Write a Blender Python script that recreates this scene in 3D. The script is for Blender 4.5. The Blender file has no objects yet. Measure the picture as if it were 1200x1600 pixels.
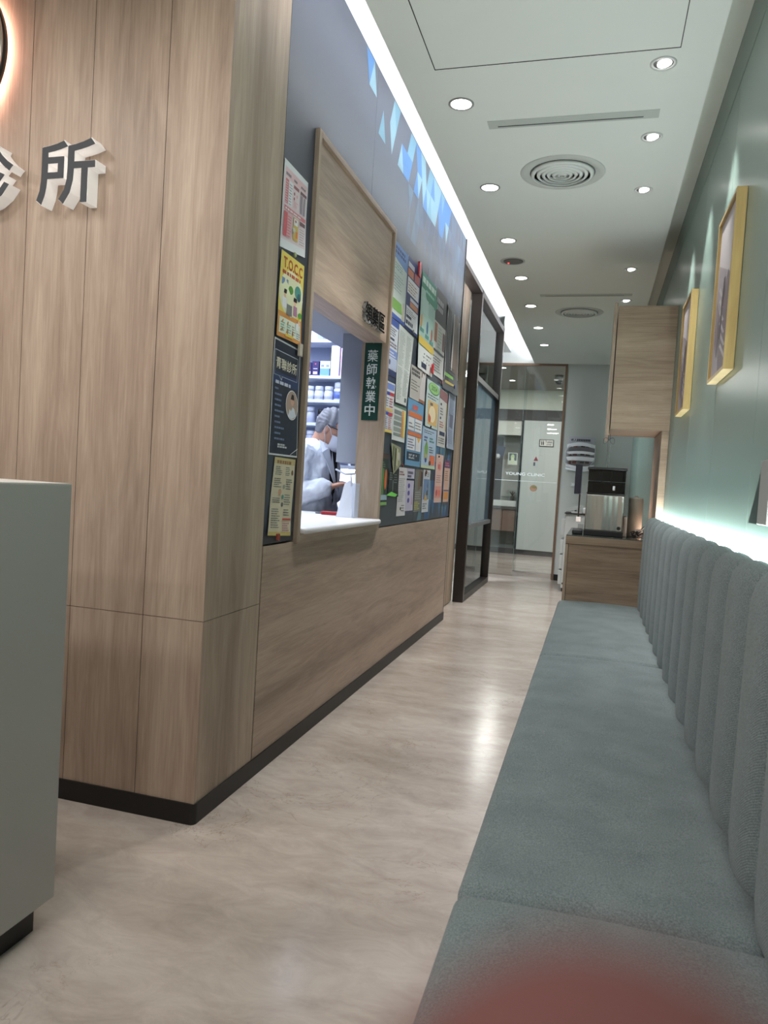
import bpy, bmesh, math, random
from mathutils import Vector, Matrix
random.seed(7)
D = bpy.data
SC = bpy.context.scene
COL = SC.collection
PI = math.pi

# ------------------------------------------------------------------ camera
yaw, pit, rol = 0.274791, -0.0420855, 0.0615461
fw = Vector((-math.sin(yaw)*math.cos(pit), math.cos(yaw)*math.cos(pit), math.sin(pit)))
rt = Vector((math.cos(yaw), math.sin(yaw), 0)); up = rt.cross(fw)
r2 = rt*math.cos(rol) + up*math.sin(rol); u2 = up*math.cos(rol) - rt*math.sin(rol)
cam = D.cameras.new('camera'); co = D.objects.new('camera', cam); COL.objects.link(co)
co.matrix_world = Matrix(((r2.x, u2.x, -fw.x, 0), (r2.y, u2.y, -fw.y, 0), (r2.z, u2.z, -fw.z, 1.1), (0, 0, 0, 1)))
cam.sensor_fit = 'HORIZONTAL'; cam.sensor_width = 36; cam.lens = 1162.34*36/1200
cam.clip_start = 0.002; cam.clip_end = 60
cam.dof.use_dof = True; cam.dof.focus_distance = 4.2; cam.dof.aperture_fstop = 13.0
SC.camera = co

# ------------------------------------------------------------------ world, exposure
w = D.worlds.new('world'); SC.world = w; w.use_nodes = True
w.node_tree.nodes['Background'].inputs[0].default_value = (0.75, 0.82, 0.85, 1)
w.node_tree.nodes['Background'].inputs[1].default_value = 0.15
SC.view_settings.view_transform = 'Standard'; SC.view_settings.look = 'None'
SC.view_settings.gamma = 1; SC.view_settings.use_curve_mapping = False
SC.view_settings.exposure = 0.14
SC.cycles.use_denoising = True
SC.cycles.max_bounces = 8; SC.cycles.diffuse_bounces = 5; SC.cycles.transparent_max_bounces = 12
SC.cycles.sample_clamp_indirect = 6.0
SC.cycles.caustics_reflective = False; SC.cycles.caustics_refractive = False

def light(kind, loc, energy, color=(1, 1, 1), size=0.3, size_y=None, rot=(0, 0, 0), name='lamp', spot=None, blend=0.5, soft=0.03):
    l = D.lights.new(name, kind); l.energy = energy; l.color = color
    if kind == 'AREA':
        l.size = size
        if size_y: l.shape = 'RECTANGLE'; l.size_y = size_y
        else: l.shape = 'DISK'
    if kind == 'SPOT':
        l.spot_size = spot; l.spot_blend = blend; l.shadow_soft_size = soft
    o = D.objects.new(name, l); COL.objects.link(o); o.location = loc; o.rotation_euler = rot
    return o
P_LOBBY, P_DOWN, P_WALL, P_PHARM = 9.0, 50.0, 52.0, 50.0
# unseen fill lamps added at the lobby ceiling, behind and beside the camera
for x in (-3.2, -2.2, -1.2):
    for y in (-1.6, -0.3, 1.0):
        light('AREA', (x, y, 2.64), P_LOBBY, (1, .965, .93), .32, name='lobby_fill')
for y in (-1.5, -0.2, 1.1):
    light('AREA', (-.35, y, 2.64), P_LOBBY*.55, (1, .975, .95), .22, name='lobby_fill')

# ------------------------------------------------------------------ materials
def lin(c):
    c = c/255.0
    return c/12.92 if c <= .04045 else ((c+.055)/1.055)**2.4
def L(rgb): return (lin(rgb[0]), lin(rgb[1]), lin(rgb[2]), 1)
MATS = {}
def bs(m): return m.node_tree.nodes['Principled BSDF']
def mat(rgb, rough=.5, metal=0, emit=0, bump=0, bscale=200, spec=.5, key=None, trans=0):
    k = key or (tuple(rgb), rough, metal, emit, bump, bscale, spec, trans)
    if k in MATS: return MATS[k]
    m = D.materials.new('paint_%d' % len(MATS)); m.use_nodes = True; b = bs(m)
    b.inputs['Base Color'].default_value = L(rgb); b.inputs['Roughness'].default_value = rough
    b.inputs['Metallic'].default_value = metal; b.inputs['Specular IOR Level'].default_value = spec
    b.inputs['Transmission Weight'].default_value = trans
    if emit:
        b.inputs['Emission Color'].default_value = L(rgb); b.inputs['Emission Strength'].default_value = emit
    if bump:
        nt = m.node_tree; n = nt.nodes.new('ShaderNodeTexNoise'); n.inputs['Scale'].default_value = bscale
        tc = nt.nodes.new('ShaderNodeTexCoord'); nt.links.new(tc.outputs['Object'], n.inputs['Vector'])
        bp = nt.nodes.new('ShaderNodeBump'); bp.inputs['Strength'].default_value = bump; bp.inputs['Distance'].default_value = .002
        nt.links.new(n.outputs['Fac'], bp.inputs['Height']); nt.links.new(bp.outputs['Normal'], b.inputs['Normal'])
    MATS[k] = m; return m

def wood(key, axis, c0, c1, c2, rough=.42, seed=0.0, fine=1.0):
    m = D.materials.new(key); m.use_nodes = True; nt = m.node_tree; b = bs(m); N = nt.nodes.new; K = nt.links.new
    tc = N('ShaderNodeTexCoord')
    def noise(al, cr, detail, rough_, dist=0):
        mp = N('ShaderNodeMapping'); s = [cr, cr, cr]; s['XYZ'.index(axis)] = al
        mp.inputs['Scale'].default_value = s; mp.inputs['Location'].default_value = (seed*3.1+al, seed*1.7+cr*.1, seed*2.3)
        K(tc.outputs['Object'], mp.inputs['Vector'])
        n = N('ShaderNodeTexNoise'); n.inputs['Scale'].default_value = 1; n.inputs['Detail'].default_value = detail
        n.inputs['Roughness'].default_value = rough_; n.inputs['Distortion'].default_value = dist
        K(mp.outputs[0], n.inputs['Vector']); return n
    a = noise(.16, 7, 1.5, .5); g = noise(1.6, 16, 5, .6, 1.6); f = noise(6, 260, 3, .65)
    m1 = N('ShaderNodeMath'); m1.operation = 'MULTIPLY_ADD'; m1.inputs[1].default_value = .55
    K(a.outputs['Fac'], m1.inputs[0])
    m2 = N('ShaderNodeMath'); m2.operation = 'MULTIPLY'; m2.inputs[1].default_value = .45
    K(g.outputs['Fac'], m2.inputs[0]); K(m2.outputs[0], m1.inputs[2])
    m3 = N('ShaderNodeMath'); m3.operation = 'MULTIPLY_ADD'; m3.inputs[1].default_value = .36*fine
    K(f.outputs['Fac'], m3.inputs[0]); K(m1.outputs[0], m3.inputs[2])
    cr = N('ShaderNodeValToRGB'); e = cr.color_ramp.elements
    e[0].position = .50; e[0].color = L(c0); e[1].position = .85; e[1].color = L(c2)
    x = cr.color_ramp.elements.new(.67); x.color = L(c1)
    K(m3.outputs[0], cr.inputs['Fac']); K(cr.outputs['Color'], b.inputs['Base Color'])
    b.inputs['Roughness'].default_value = rough; b.inputs['Specular IOR Level'].default_value = .35
    bp = N('ShaderNodeBump'); bp.inputs['Strength'].default_value = .25; bp.inputs['Distance'].default_value = .001
    K(f.outputs['Fac'], bp.inputs['Height']); K(bp.outputs['Normal'], b.inputs['Normal'])
    return m
OAK = ((138, 118, 104), (164, 143, 127), (186, 166, 149))
WV = wood('oak_vertical', 'Z', *OAK, seed=1)
WV2 = wood('oak_pilaster', 'Z', (140, 122, 107), (162, 144, 127), (183, 165, 148), seed=9, rough=.5)
WY = wood('oak_along', 'Y', *OAK, seed=4)
WX = wood('oak_across', 'X', (122, 103, 87), (150, 130, 111), (174, 154, 134), seed=6)
GOLD = wood('frame_gold', 'Z', (176, 152, 100), (196, 172, 116), (210, 188, 132), seed=5, rough=.35, fine=.5)

def stone():
    m = D.materials.new('travertine'); m.use_nodes = True; nt = m.node_tree; b = bs(m); N = nt.nodes.new; K = nt.links.new
    tc = N('ShaderNodeTexCoord')
    def noise(sx, sy, sc, det, r, dist=0, loc=0):
        mp = N('ShaderNodeMapping'); mp.inputs['Scale'].default_value = (sx, sy, 1); mp.inputs['Location'].default_value = (loc, loc*.7, 0)
        mp.inputs['Rotation'].default_value = (0, 0, .12)
        K(tc.outputs['Object'], mp.inputs['Vector']); n = N('ShaderNodeTexNoise')
        n.inputs['Scale'].default_value = sc; n.inputs['Detail'].default_value = det; n.inputs['Roughness'].default_value = r; n.inputs['Distortion'].default_value = dist
        K(mp.outputs[0], n.inputs['Vector']); return n
    a = noise(.6, 1.5, 1.7, 8, .62, .5); c = noise(1, 1.8, 6, 6, .72, .8, 4)
    ad = N('ShaderNodeMath'); ad.operation = 'MULTIPLY_ADD'; ad.inputs[1].default_value = .4; K(c.outputs['Fac'], ad.inputs[0])
    mu = N('ShaderNodeMath'); mu.operation = 'MULTIPLY'; mu.inputs[1].default_value = .6; K(a.outputs['Fac'], mu.inputs[0]); K(mu.outputs[0], ad.inputs[2])
    cr = N('ShaderNodeValToRGB'); e = cr.color_ramp.elements
    e[0].position = .34; e[0].color = L((160, 147, 138)); e[1].position = .66; e[1].color = L((206, 196, 187))
    x = e.new(.5); x.color = L((185, 172, 163))
    K(ad.outputs[0], cr.inputs['Fac'])
    # fine cracks
    v = noise(1, 1.6, 1.5, 6, .65, 1.4, 9)
    s = N('ShaderNodeMath'); s.operation = 'SUBTRACT'; s.inputs[1].default_value = .52; K(v.outputs['Fac'], s.inputs[0])
    ab = N('ShaderNodeMath'); ab.operation = 'ABSOLUTE'; K(s.outputs[0], ab.inputs[0])
    mr = N('ShaderNodeMapRange'); mr.inputs['From Min'].default_value = 0; mr.inputs['From Max'].default_value = .0045
    mr.inputs['To Min'].default_value = .55; mr.inputs['To Max'].default_value = 0; K(ab.outputs[0], mr.inputs['Value'])
    mk = noise(1, 1, 1.1, 3, .5, 0, 17); mm = N('ShaderNodeMapRange'); mm.inputs['From Min'].default_value = .46; mm.inputs['From Max'].default_value = .58
    K(mk.outputs['Fac'], mm.inputs['Value'])
    ml = N('ShaderNodeMath'); ml.operation = 'MULTIPLY'; K(mr.outputs[0], ml.inputs[0]); K(mm.outputs[0], ml.inputs[1])
    mx = N('ShaderNodeMix'); mx.data_type = 'RGBA'; K(ml.outputs[0], mx.inputs['Factor'])
    K(cr.outputs['Color'], mx.inputs['A']); mx.inputs['B'].default_value = L((120, 98, 80))
    K(mx.outputs['Result'], b.inputs['Base Color'])
    b.inputs['Roughness'].default_value = .2; b.inputs['Specular IOR Level'].default_value = .45
    return m
STONE = stone()

def fabric(key, rgb, rgb2, sc=900):
    m = D.materials.new(key); m.use_nodes = True; nt = m.node_tree; b = bs(m); N = nt.nodes.new; K = nt.links.new
    tc = N('ShaderNodeTexCoord'); n = N('ShaderNodeTexNoise'); n.inputs['Scale'].default_value = sc*.45; n.inputs['Detail'].default_value = 3; n.inputs['Roughness'].default_value = .7
    n2 = N('ShaderNodeTexNoise'); n2.inputs['Scale'].default_value = 9; n2.inputs['Detail'].default_value = 4
    K(tc.outputs['Object'], n.inputs['Vector']); K(tc.outputs['Object'], n2.inputs['Vector'])
    h2 = N('ShaderNodeMath'); h2.operation = 'MULTIPLY'; h2.inputs[1].default_value = .25; K(n2.outputs['Fac'], h2.inputs[0])
    a = N('ShaderNodeMath'); a.operation = 'ADD'; K(n.outputs['Fac'], a.inputs[0]); K(h2.outputs[0], a.inputs[1])
    mr = N('ShaderNodeMapRange'); mr.inputs['From Min'].default_value = .48; mr.inputs['From Max'].default_value = .77; K(a.outputs[0], mr.inputs['Value'])
    mx = N('ShaderNodeMix'); mx.data_type = 'RGBA'; K(mr.outputs[0], mx.inputs['Factor']); mx.inputs['A'].default_value = L(rgb); mx.inputs['B'].default_value = L(rgb2)
    K(mx.outputs['Result'], b.inputs['Base Color']); b.inputs['Roughness'].default_value = .95
    b.inputs['Sheen Weight'].default_value = .1; b.inputs['Specular IOR Level'].default_value = .2
    w = N('ShaderNodeTexWave'); w.inputs['Scale'].default_value = 130; w.bands_direction = 'DIAGONAL'; w.inputs['Distortion'].default_value = 2
    K(tc.outputs['Object'], w.inputs['Vector'])
    bp = N('ShaderNodeBump'); bp.inputs['Strength'].default_value = .35; bp.inputs['Distance'].default_value = .001
    K(w.outputs['Fac'], bp.inputs['Height']); K(bp.outputs['Normal'], b.inputs['Normal'])
    return m
FAB = fabric('bench_fabric', (84, 95, 97), (124, 134, 135))

def glass(key, tint=(235, 245, 242), refl=1.0, rough=0.0):
    m = D.materials.new(key); m.use_nodes = True; nt = m.node_tree; nt.nodes.remove(bs(m)); N = nt.nodes.new; K = nt.links.new
    t = N('ShaderNodeBsdfTransparent'); t.inputs[0].default_value = L(tint)
    g = N('ShaderNodeBsdfGlossy'); g.inputs['Roughness'].default_value = rough; g.inputs[0].default_value = (.95, .97, .97, 1)
    f = N('ShaderNodeFresnel'); f.inputs['IOR'].default_value = 1.5
    mu = N('ShaderNodeMath'); mu.operation = 'MULTIPLY'; mu.inputs[1].default_value = refl; mu.use_clamp = True; K(f.outputs[0], mu.inputs[0])
    mx = N('ShaderNodeMixShader'); K(mu.outputs[0], mx.inputs[0]); K(t.outputs[0], mx.inputs[1]); K(g.outputs[0], mx.inputs[2])
    K(mx.outputs[0], nt.nodes['Material Output'].inputs[0]); return m
def film(key, rgb, opacity=.8, refl=1.0):
    """frosted or smoked sheet: diffuse and translucent, partly clear, with a glossy face"""
    m = D.materials.new(key); m.use_nodes = True; nt = m.node_tree; nt.nodes.remove(bs(m)); N = nt.nodes.new; K = nt.links.new
    t = N('ShaderNodeBsdfTransparent'); d = N('ShaderNodeBsdfDiffuse'); d.inputs[0].default_value = L(rgb)
    tl = N('ShaderNodeBsdfTranslucent'); tl.inputs[0].default_value = L(rgb)
    a = N('ShaderNodeMixShader'); a.inputs[0].default_value = .5; K(d.outputs[0], a.inputs[1]); K(tl.outputs[0], a.inputs[2])
    c = N('ShaderNodeMixShader'); c.inputs[0].default_value = opacity; K(t.outputs[0], c.inputs[1]); K(a.outputs[0], c.inputs[2])
    g = N('ShaderNodeBsdfGlossy'); g.inputs['Roughness'].default_value = .03
    f = N('ShaderNodeFresnel'); f.inputs['IOR'].default_value = 1.5
    mu = N('ShaderNodeMath'); mu.operation = 'MULTIPLY'; mu.inputs[1].default_value = refl; K(f.outputs[0], mu.inputs[0])
    mx = N('ShaderNodeMixShader'); K(mu.outputs[0], mx.inputs[0]); K(c.outputs[0], mx.inputs[1]); K(g.outputs[0], mx.inputs[2])
    K(mx.outputs[0], nt.nodes['Material Output'].inputs[0]); return m
GLASS = glass('clear_glass', (249, 251, 251)); SMOKE = glass('smoked_plastic', (95, 98, 104))
ACRYL = glass('clear_acrylic', (225, 228, 225), 1.6)
FROST_BLUE = film('frosted_film', (150, 176, 196), .7)
FROST_DOOR = mat((184, 190, 187), .12, spec=.5)
CEIL = mat((211, 214, 208), .9, bump=.1, bscale=60)
CEIL_UP = mat((238, 240, 238), .9)
WHITE = mat((225, 227, 228), .5)
BLACK = mat((18, 17, 17), .45)
BROWNBLK = mat((40, 33, 30), .42)
NAVY = mat((47, 53, 66), .40, spec=.8)
GREYW = mat((192, 194, 190), .8)
STEEL = mat((190, 188, 184), .28, 1.0)
CHROME = mat((215, 215, 215), .12, 1.0)
LAM = mat((152, 158, 176), .5)
WCOAT = mat((214, 220, 232), .85)
SKIN = mat((186, 140, 118), .6)

def emitter(key, rgb, s):
    m = D.materials.new(key); m.use_nodes = True; b = bs(m); b.inputs['Base Color'].default_value = L(rgb)
    b.inputs['Emission Color'].default_value = L(rgb); b.inputs['Emission Strength'].default_value = s; return m
LED = emitter('led_strip', (240, 250, 250), 95)
DISC = emitter('lamp_face', (255, 253, 248), 9)

# ------------------------------------------------------------------ mesh builder
class M:
    def __init__(s): s.bm = bmesh.new(); s.mats = []
    def mi(s, m):
        if m not in s.mats: s.mats.append(m)
        return s.mats.index(m)
    def _take(s, tmp, m, smooth=False, mw=None):
        if mw is not None: tmp.transform(mw)
        i = s.mi(m); vs = {}
        for v in tmp.verts: vs[v.index] = s.bm.verts.new(v.co)
        for f in tmp.faces:
            try: g = s.bm.faces.new([vs[v.index] for v in f.verts])
            except ValueError: continue
            g.material_index = i; g.smooth = smooth
        tmp.free()
    def box(s, a, b, m, bev=0, seg=2, mw=None, smooth=False):
        t = bmesh.new(); bmesh.ops.create_cube(t, size=1)
        a = Vector(a); b = Vector(b); c = (a+b)/2; d = b-a
        for v in t.verts: v.co = Vector((c.x+v.co.x*d.x, c.y+v.co.y*d.y, c.z+v.co.z*d.z))
        if bev:
            bev = min(bev, .49*min(abs(d.x), abs(d.y), abs(d.z)))
            bmesh.ops.bevel(t, geom=t.edges[:], offset=bev, segments=seg, affect='EDGES', profile=.5)
        t.verts.index_update(); s._take(t, m, smooth, mw); return s
    def face(s, pts, m, smooth=False):
        f = s.bm.faces.new([s.bm.verts.new(p) for p in pts]); f.material_index = s.mi(m); f.smooth = smooth; return s
    def prism(s, pts, off, m):
        """closed polygon extruded by vector off"""
        off = Vector(off); a = [s.bm.verts.new(p) for p in pts]; b = [s.bm.verts.new(Vector(p)+off) for p in pts]; i = s.mi(m); n = len(pts)
        fs = [s.bm.faces.new(a[::-1]), s.bm.faces.new(b)] + [s.bm.faces.new((a[k], a[(k+1) % n], b[(k+1) % n], b[k])) for k in range(n)]
        for f in fs: f.material_index = i
        return s
    def lathe(s, prof, c, m, n=32, axis='Z', smooth=True, arc=2*PI):
        """prof: (radius, height) pairs"""
        rings = []; c = Vector(c)
        for r, h in prof:
            ring = []
            for k in range(n):
                a = 2*PI*k/n; x, y = r*math.cos(a), r*math.sin(a)
                p = {'Z': (x, y, h), 'X': (h, x, y), 'Y': (x, h, y)}[axis]
                ring.append(s.bm.verts.new(c+Vector(p)))
            rings.append(ring)
        i = s.mi(m)
        for a, b in zip(rings, rings[1:]):
            for k in range(n):
                f = s.bm.faces.new((a[k], a[(k+1) % n], b[(k+1) % n], b[k])); f.material_index = i; f.smooth = smooth
        for r in (rings[0], rings[-1]):
            f = s.bm.faces.new(r); f.material_index = i
        return s
    def tube(s, pts, r, m, n=8, smooth=True):
        pts = [Vector(p) for p in pts]; rs = r if isinstance(r, (list, tuple)) else [r]*len(pts); rings = []; prev = None
        for k, p in enumerate(pts):
            t = (pts[min(k+1, len(pts)-1)]-pts[max(k-1, 0)]).normalized()
            if prev is None: u = t.orthogonal().normalized()
            else: u = (prev-t*prev.dot(t)).normalized()
            prev = u; v = t.cross(u)
            rings.append([s.bm.verts.new(p+(u*math.cos(2*PI*j/n)+v*math.sin(2*PI*j/n))*rs[k]) for j in range(n)])
        i = s.mi(m)
        for a, b in zip(rings, rings[1:]):
            for k in range(n):
                f = s.bm.faces.new((a[k], a[(k+1) % n], b[(k+1) % n], b[k])); f.material_index = i; f.smooth = smooth
        for r_ in (rings[0], rings[-1]):
            f = s.bm.faces.new(r_); f.material_index = i
        return s
    def ball(s, c, rad, m, rot=None, seg=20):
        t = bmesh.new(); bmesh.ops.create_uvsphere(t, u_segments=seg, v_segments=seg*2//3, radius=1)
        rad = (rad,)*3 if isinstance(rad, (int, float)) else rad
        mw = Matrix.Translation(c) @ (rot or Matrix.Identity(4)) @ Matrix.Diagonal((*rad, 1))
        t.verts.index_update(); s._take(t, m, True, mw); return s
    def capsule(s, a, b, ra, rb, m, n=14):
        a = Vector(a); b = Vector(b); d = (b-a); Ln = d.length; d = d.normalized(); pts = []; rs = []
        for k in range(5):
            t = PI/2*(1-k/4); pts.append(a-d*ra*math.sin(t)); rs.append(max(ra*math.cos(t), .0005))
        for k in range(5):
            t = PI/2*k/4; pts.append(b+d*rb*math.sin(t)); rs.append(max(rb*math.cos(t), .0005))
        return s.tube(pts, rs, m, n)
    def text(s, body, o, ux, uy, wd, ht, m, depth=0.0, bold=0.0, lay=None, lift=0.0):
        """text fitted into the box o..o+ux*wd..o+uy*ht; lay maps (u,v) in 0..1 to a point"""
        cu = D.curves.new('t', 'FONT'); cu.body = body; cu.size = 1; cu.offset = bold; cu.extrude = depth/2 if depth else 0
        cu.resolution_u = 3
        ob = D.objects.new('t', cu); COL.objects.link(ob)
        dg = bpy.context.evaluated_depsgraph_get(); dg.update()
        me = D.meshes.new_from_object(ob.evaluated_get(dg))
        xs = [v.co.x for v in me.vertices]; ys = [v.co.y for v in me.vertices]
        x0, x1, y0, y1 = min(xs), max(xs), min(ys), max(ys)
        t = bmesh.new(); t.from_mesh(me); o = Vector(o) if o is not None else None
        for v in t.verts:
            u = (v.co.x-x0)/(x1-x0); q = (v.co.y-y0)/(y1-y0)
            if lay: v.co = lay(wd[0]+u*(wd[1]-wd[0]), ht[0]+q*(ht[1]-ht[0]), lift)
            else: v.co = o+Vector(ux)*(u*wd)+Vector(uy)*(q*ht)+Vector(ux).cross(Vector(uy)).normalized()*(v.co.z+depth/2)
        t.verts.index_update(); s._take(t, m)
        D.objects.remove(ob); D.meshes.remove(me); D.curves.remove(cu); return s
    def build(s, name, parent=None, bevel=0, autosmooth=False, **tags):
        me = D.meshes.new(name)
        bmesh.ops.recalc_face_normals(s.bm, faces=s.bm.faces[:])
        s.bm.to_mesh(me); s.bm.free()
        for m in s.mats: me.materials.append(m)
        o = D.objects.new(name, me); COL.objects.link(o)
        if parent:
            o.parent = parent; o.location = -parent.location
            if parent.rotation_euler.z: raise ValueError
        if bevel:
            b = o.modifiers.new('bevel', 'BEVEL'); b.width = bevel; b.segments = 2; b.limit_method = 'ANGLE'
        for k, v in tags.items(): o[k] = v
        return o
def thing(name, label, cat, loc=(0, 0, 0), group=None):
    o = D.objects.new(name, None); COL.objects.link(o); o.location = loc; o.empty_display_size = .05
    o['label'] = label; o['category'] = cat
    if group: o['group'] = group
    return o
def T(label, cat, group=None):
    d = dict(label=label, category=cat)
    if group: d['group'] = group
    return d
S = dict(kind='structure')
def dup(root, off, label=None, group=None):
    r = root.copy(); COL.objects.link(r); r.location = Vector(root.location)+Vector(off)
    if label: r['label'] = label
    if group: r['group'] = group
    for ch in list(root.children):
        c = ch.copy(); COL.objects.link(c); c.parent = r
        for g in ch.children:
            d = g.copy(); COL.objects.link(d); d.parent = c
    return r

# ================================================================== STRUCTURE
XL, XR, YF = -1.125, .385, 2.03
M().box((-4.2, -2.6, -.1), (.6, 13.5, 0), STONE).build('floor', **S)
# dropped ceiling: lobby and corridor
cm = M()
cm.box((-.83, -2.6, 2.65), (.30, 9.35, 2.72), CEIL)
cm.box((-4.2, -2.6, 2.65), (-.83, 1.95, 2.72), CEIL)
cm.box((-.80, 1.95, 2.72), (-.77, 9.35, 2.80), CEIL)
cm.build('ceiling', **S)
M().box((-1.3, 1.95, 3.06), (-.76, 9.42, 3.12), CEIL_UP).box((-.765, 1.95, 2.72), (-.755, 9.4, 3.06), CEIL_UP).build('ceiling.001', **S)
M().box((.30, -2.6, 2.735), (.45, 9.4, 2.79), mat((200, 200, 190), .9)).box((.29, -2.6, 2.655), (.298, 9.35, 2.74), CEIL).build('ceiling.002', **S)
# walls
m = M(); WG = mat((124, 146, 138), .27, spec=.6, bump=.05, bscale=30)
ys = [-2.6, -.83, -.09, .65, 1.39, 2.13, 2.87, 3.61, 4.35, 5.09, 5.83, 6.57, 7.31, 8.05, 9.42]
for a, b in zip(ys, ys[1:]): m.box((XR, a+.0012, .0), (XR+.05, b-.0012, 2.56), WG)
m.box((XR, -2.6, 2.565), (XR+.05, 9.42, 2.76), WG)
m.box((XR+.02, -2.6, 0), (XR+.1, 9.42, 2.8), BLACK)
m.build('wall_right', **S)
M().box((-4.2, -2.7, 0), (.6, -2.6, 2.8), mat((190, 182, 172), .8)).build('wall_back', **S)
M().box((-4.3, -2.6, 0), (-4.2, 2.1, 2.8), mat((190, 182, 172), .8)).build('wall_side', **S)
# facade: vertical planks
m = M(); xs = [-4.2, -3.9, -3.62, -3.36, -3.08, -2.82, -2.56, -2.30, -2.07, -1.838, -1.606, -1.336, -1.125]
for a, b in zip(xs, xs[1:]):
    a2 = a+.0012 if a > -4.2 else a; b2 = b-.0012 if b < -1.126 else b
    m.box((a2, YF, .065), (b2, YF+.03, .633), WV); m.box((a2, YF, .635), (b2, YF+.03, 3.1), WV)
m.box((-4.2, YF+.02, 0), (-1.14, YF+.09, 3.1), mat((92, 70, 56), .8))
wf = m.build('wall_front', **S)
# pilaster returning along the corridor
m = M(); m.box((-1.16, YF+.03, .065), (XL, 2.425, .633), WV2).box((-1.16, YF+.03, .635), (XL, 2.425, 3.06), WV2)
m.build('pilaster_panel', parent=wf)
# left wall with the serving hatch Y 2.765..3.82, Z .85..1.86
Y0, Y1, YE = 2.755, 3.83, 5.945
wl = M().box((-1.22, 2.09, .05), (-1.15, Y0-.03, 3.06), BLACK).box((-1.22, Y1+.03, .05), (-1.15, YE, 3.06), BLACK)\
    .box((-1.22, Y0-.03, .05), (-1.15, Y1+.03, .83), BLACK).box((-1.22, Y0-.03, 2.40), (-1.15, Y1+.03, 3.06), BLACK).build('wall_left', **S)
m = M()
m.box((-1.15, 2.433, .065), (XL, YE-.012, .838), WY)
m.build('oak_panel', parent=wl)
m = M()
bx = -1.129
for (a, b, c, d) in ((2.437, 2.73, .845, 3.055), (2.73, 3.44, 2.42, 3.055), (3.442, 3.86, 2.42, 3.055), (3.86, 4.70, .845, 3.055), (4.702, YE-.012, .845, 3.055)):
    m.box((-1.15, a, c), (bx, b, d), NAVY)
bp = m.build('blue_panel', parent=wl)
# harlequin triangles printed on the blue panel
m = M(); TB = [mat(c, .4) for c in ((44, 84, 134), (56, 104, 152), (92, 132, 148), (58, 76, 110), (42, 64, 108), (116, 148, 158))]
random.seed(3); dy, dz = .12, .1375; TL_ = [mat(c, .4) for c in ((66, 82, 102), (60, 74, 96), (74, 96, 114), (70, 80, 96), (54, 62, 80))]
for j in range(16):
    z = 3.047-(j+1)*dz
    for i in range(24):
        for k in (0, 1):
            y = 3.25+i*dy+(dy/2 if j % 2 else 0)+k*dy/2
            if y+dy > YE-.02 or z < .84: continue
            zc = z+dz/2
            if zc > 2.3:
                pr = max(0, min(1, (zc-2.72+max(0, y-3.9)*.42)/.16))*min(1, .25+.5*max(0, y-3.2))
                if 2.45 < zc < 2.8 and abs(y-4.3) < .25: pr = max(pr, .16)
            else: pr = max(0, min(1, (y-(4.72 if zc < 1.15 else 5.0))/.3))*.97
            if random.random() > pr: continue
            x_ = bx+.0006+.0003*k
            if k == 0: pts = [(x_, y, z+dz), (x_, y+dy, z+dz), (x_, y+dy/2, z)]
            else: pts = [(x_, y, z), (x_, y+dy, z), (x_, y+dy/2, z+dz)]
            if k == 1 and random.random() < .3: continue
            m.face(pts, random.choice(TB[:5]) if zc < 2.3 else (random.choice([TB[2], TB[5], TB[1]]) if zc > 2.75 and y < 5.2 else random.choice(TL_)))
m.build('triangle_pattern', parent=wl)
m = M()   # black edging at both ends of the clad wall, under its top edge
m.box((-1.16, 2.4252, .05), (XL-.003, 2.4328, 3.06), BLACK).box((-1.22, YE-.012, .0), (XL+.001, YE, 3.06), BLACK)
m.build('black_edging', parent=wl)
# black skirting round the corner
m = M(); r_ = .018; cx_, cy_ = XL+.006-r_, YF-.006+r_
m.prism([(-4.2, YF-.006, 0)]+[(cx_+r_*math.sin(k*PI/12), cy_-r_*math.cos(k*PI/12), 0) for k in range(7)]+[(XL+.006, YE, 0), (-1.2, YE, 0), (-1.2, YF+.05, 0), (-4.2, YF+.05, 0)], (0, 0, .065), BLACK)
m.build('baseboard_left', **S)
# oak strip set back, between the clad wall and the glazed screen
m = M(); m.box((-1.30, YE, .01), (-1.237, 6.905, 2.92), WV2).box((-1.28, 6.60, .01), (-1.2365, 6.603, 2.9), BLACK); m.build('wall_strip', kind='structure')
# pharmacy shell
m = M(); G = mat((196, 201, 214), .7)
m.box((-3.3, 2.12, 0), (-3.2, 5.62, 2.75), G).box((-3.3, 5.52, 0), (-1.26, 5.62, 2.75), G).box((-3.3, 2.12, 2.62), (-1.24, 5.62, 2.7), G)
m.build('wall_pharmacy', **S)
M().box((-1.565, 2.16, 1.90), (-1.235, 5.3, 2.60), mat((150, 156, 170), .7)).box((-1.566, 2.16, 2.02), (-1.564, 5.3, 2.024), BLACK).build('trim_2', **S)
# end wall
m = M(); m.box((-.43, 9.4, 0), (XR+.1, 9.5, 2.8), GREYW).box((-3.4, 9.4, 2.66), (-.43, 9.5, 3.12), CEIL_UP)
m.build('wall_end', **S)
M().box((-.426, 9.39, 0), (XR, 9.4, .075), BLACK).build('baseboard_end', **S)
# side room behind the glazed screen, ceiling left of the slot
m = M(); SR = mat((196, 206, 208), .8)
m.box((-3.5, 6.0, 0), (-3.4, 9.4, 2.8), SR).box((-3.4, 5.95, 0), (-1.30, 6.0, 3.06), SR)
m.build('wall_room', **S)
m = M().box((-3.5, 6.0, 2.79), (-1.245, 8.64, 2.84), mat((205, 208, 208), .9)).box((-3.5, 8.64, 2.79), (-1.13, 9.4, 2.84), mat((205, 208, 208), .9)).box((-1.14, 8.62, 2.84), (-1.13, 9.4, 3.06), CEIL_UP); m.build('ceiling.003', **S)
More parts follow.
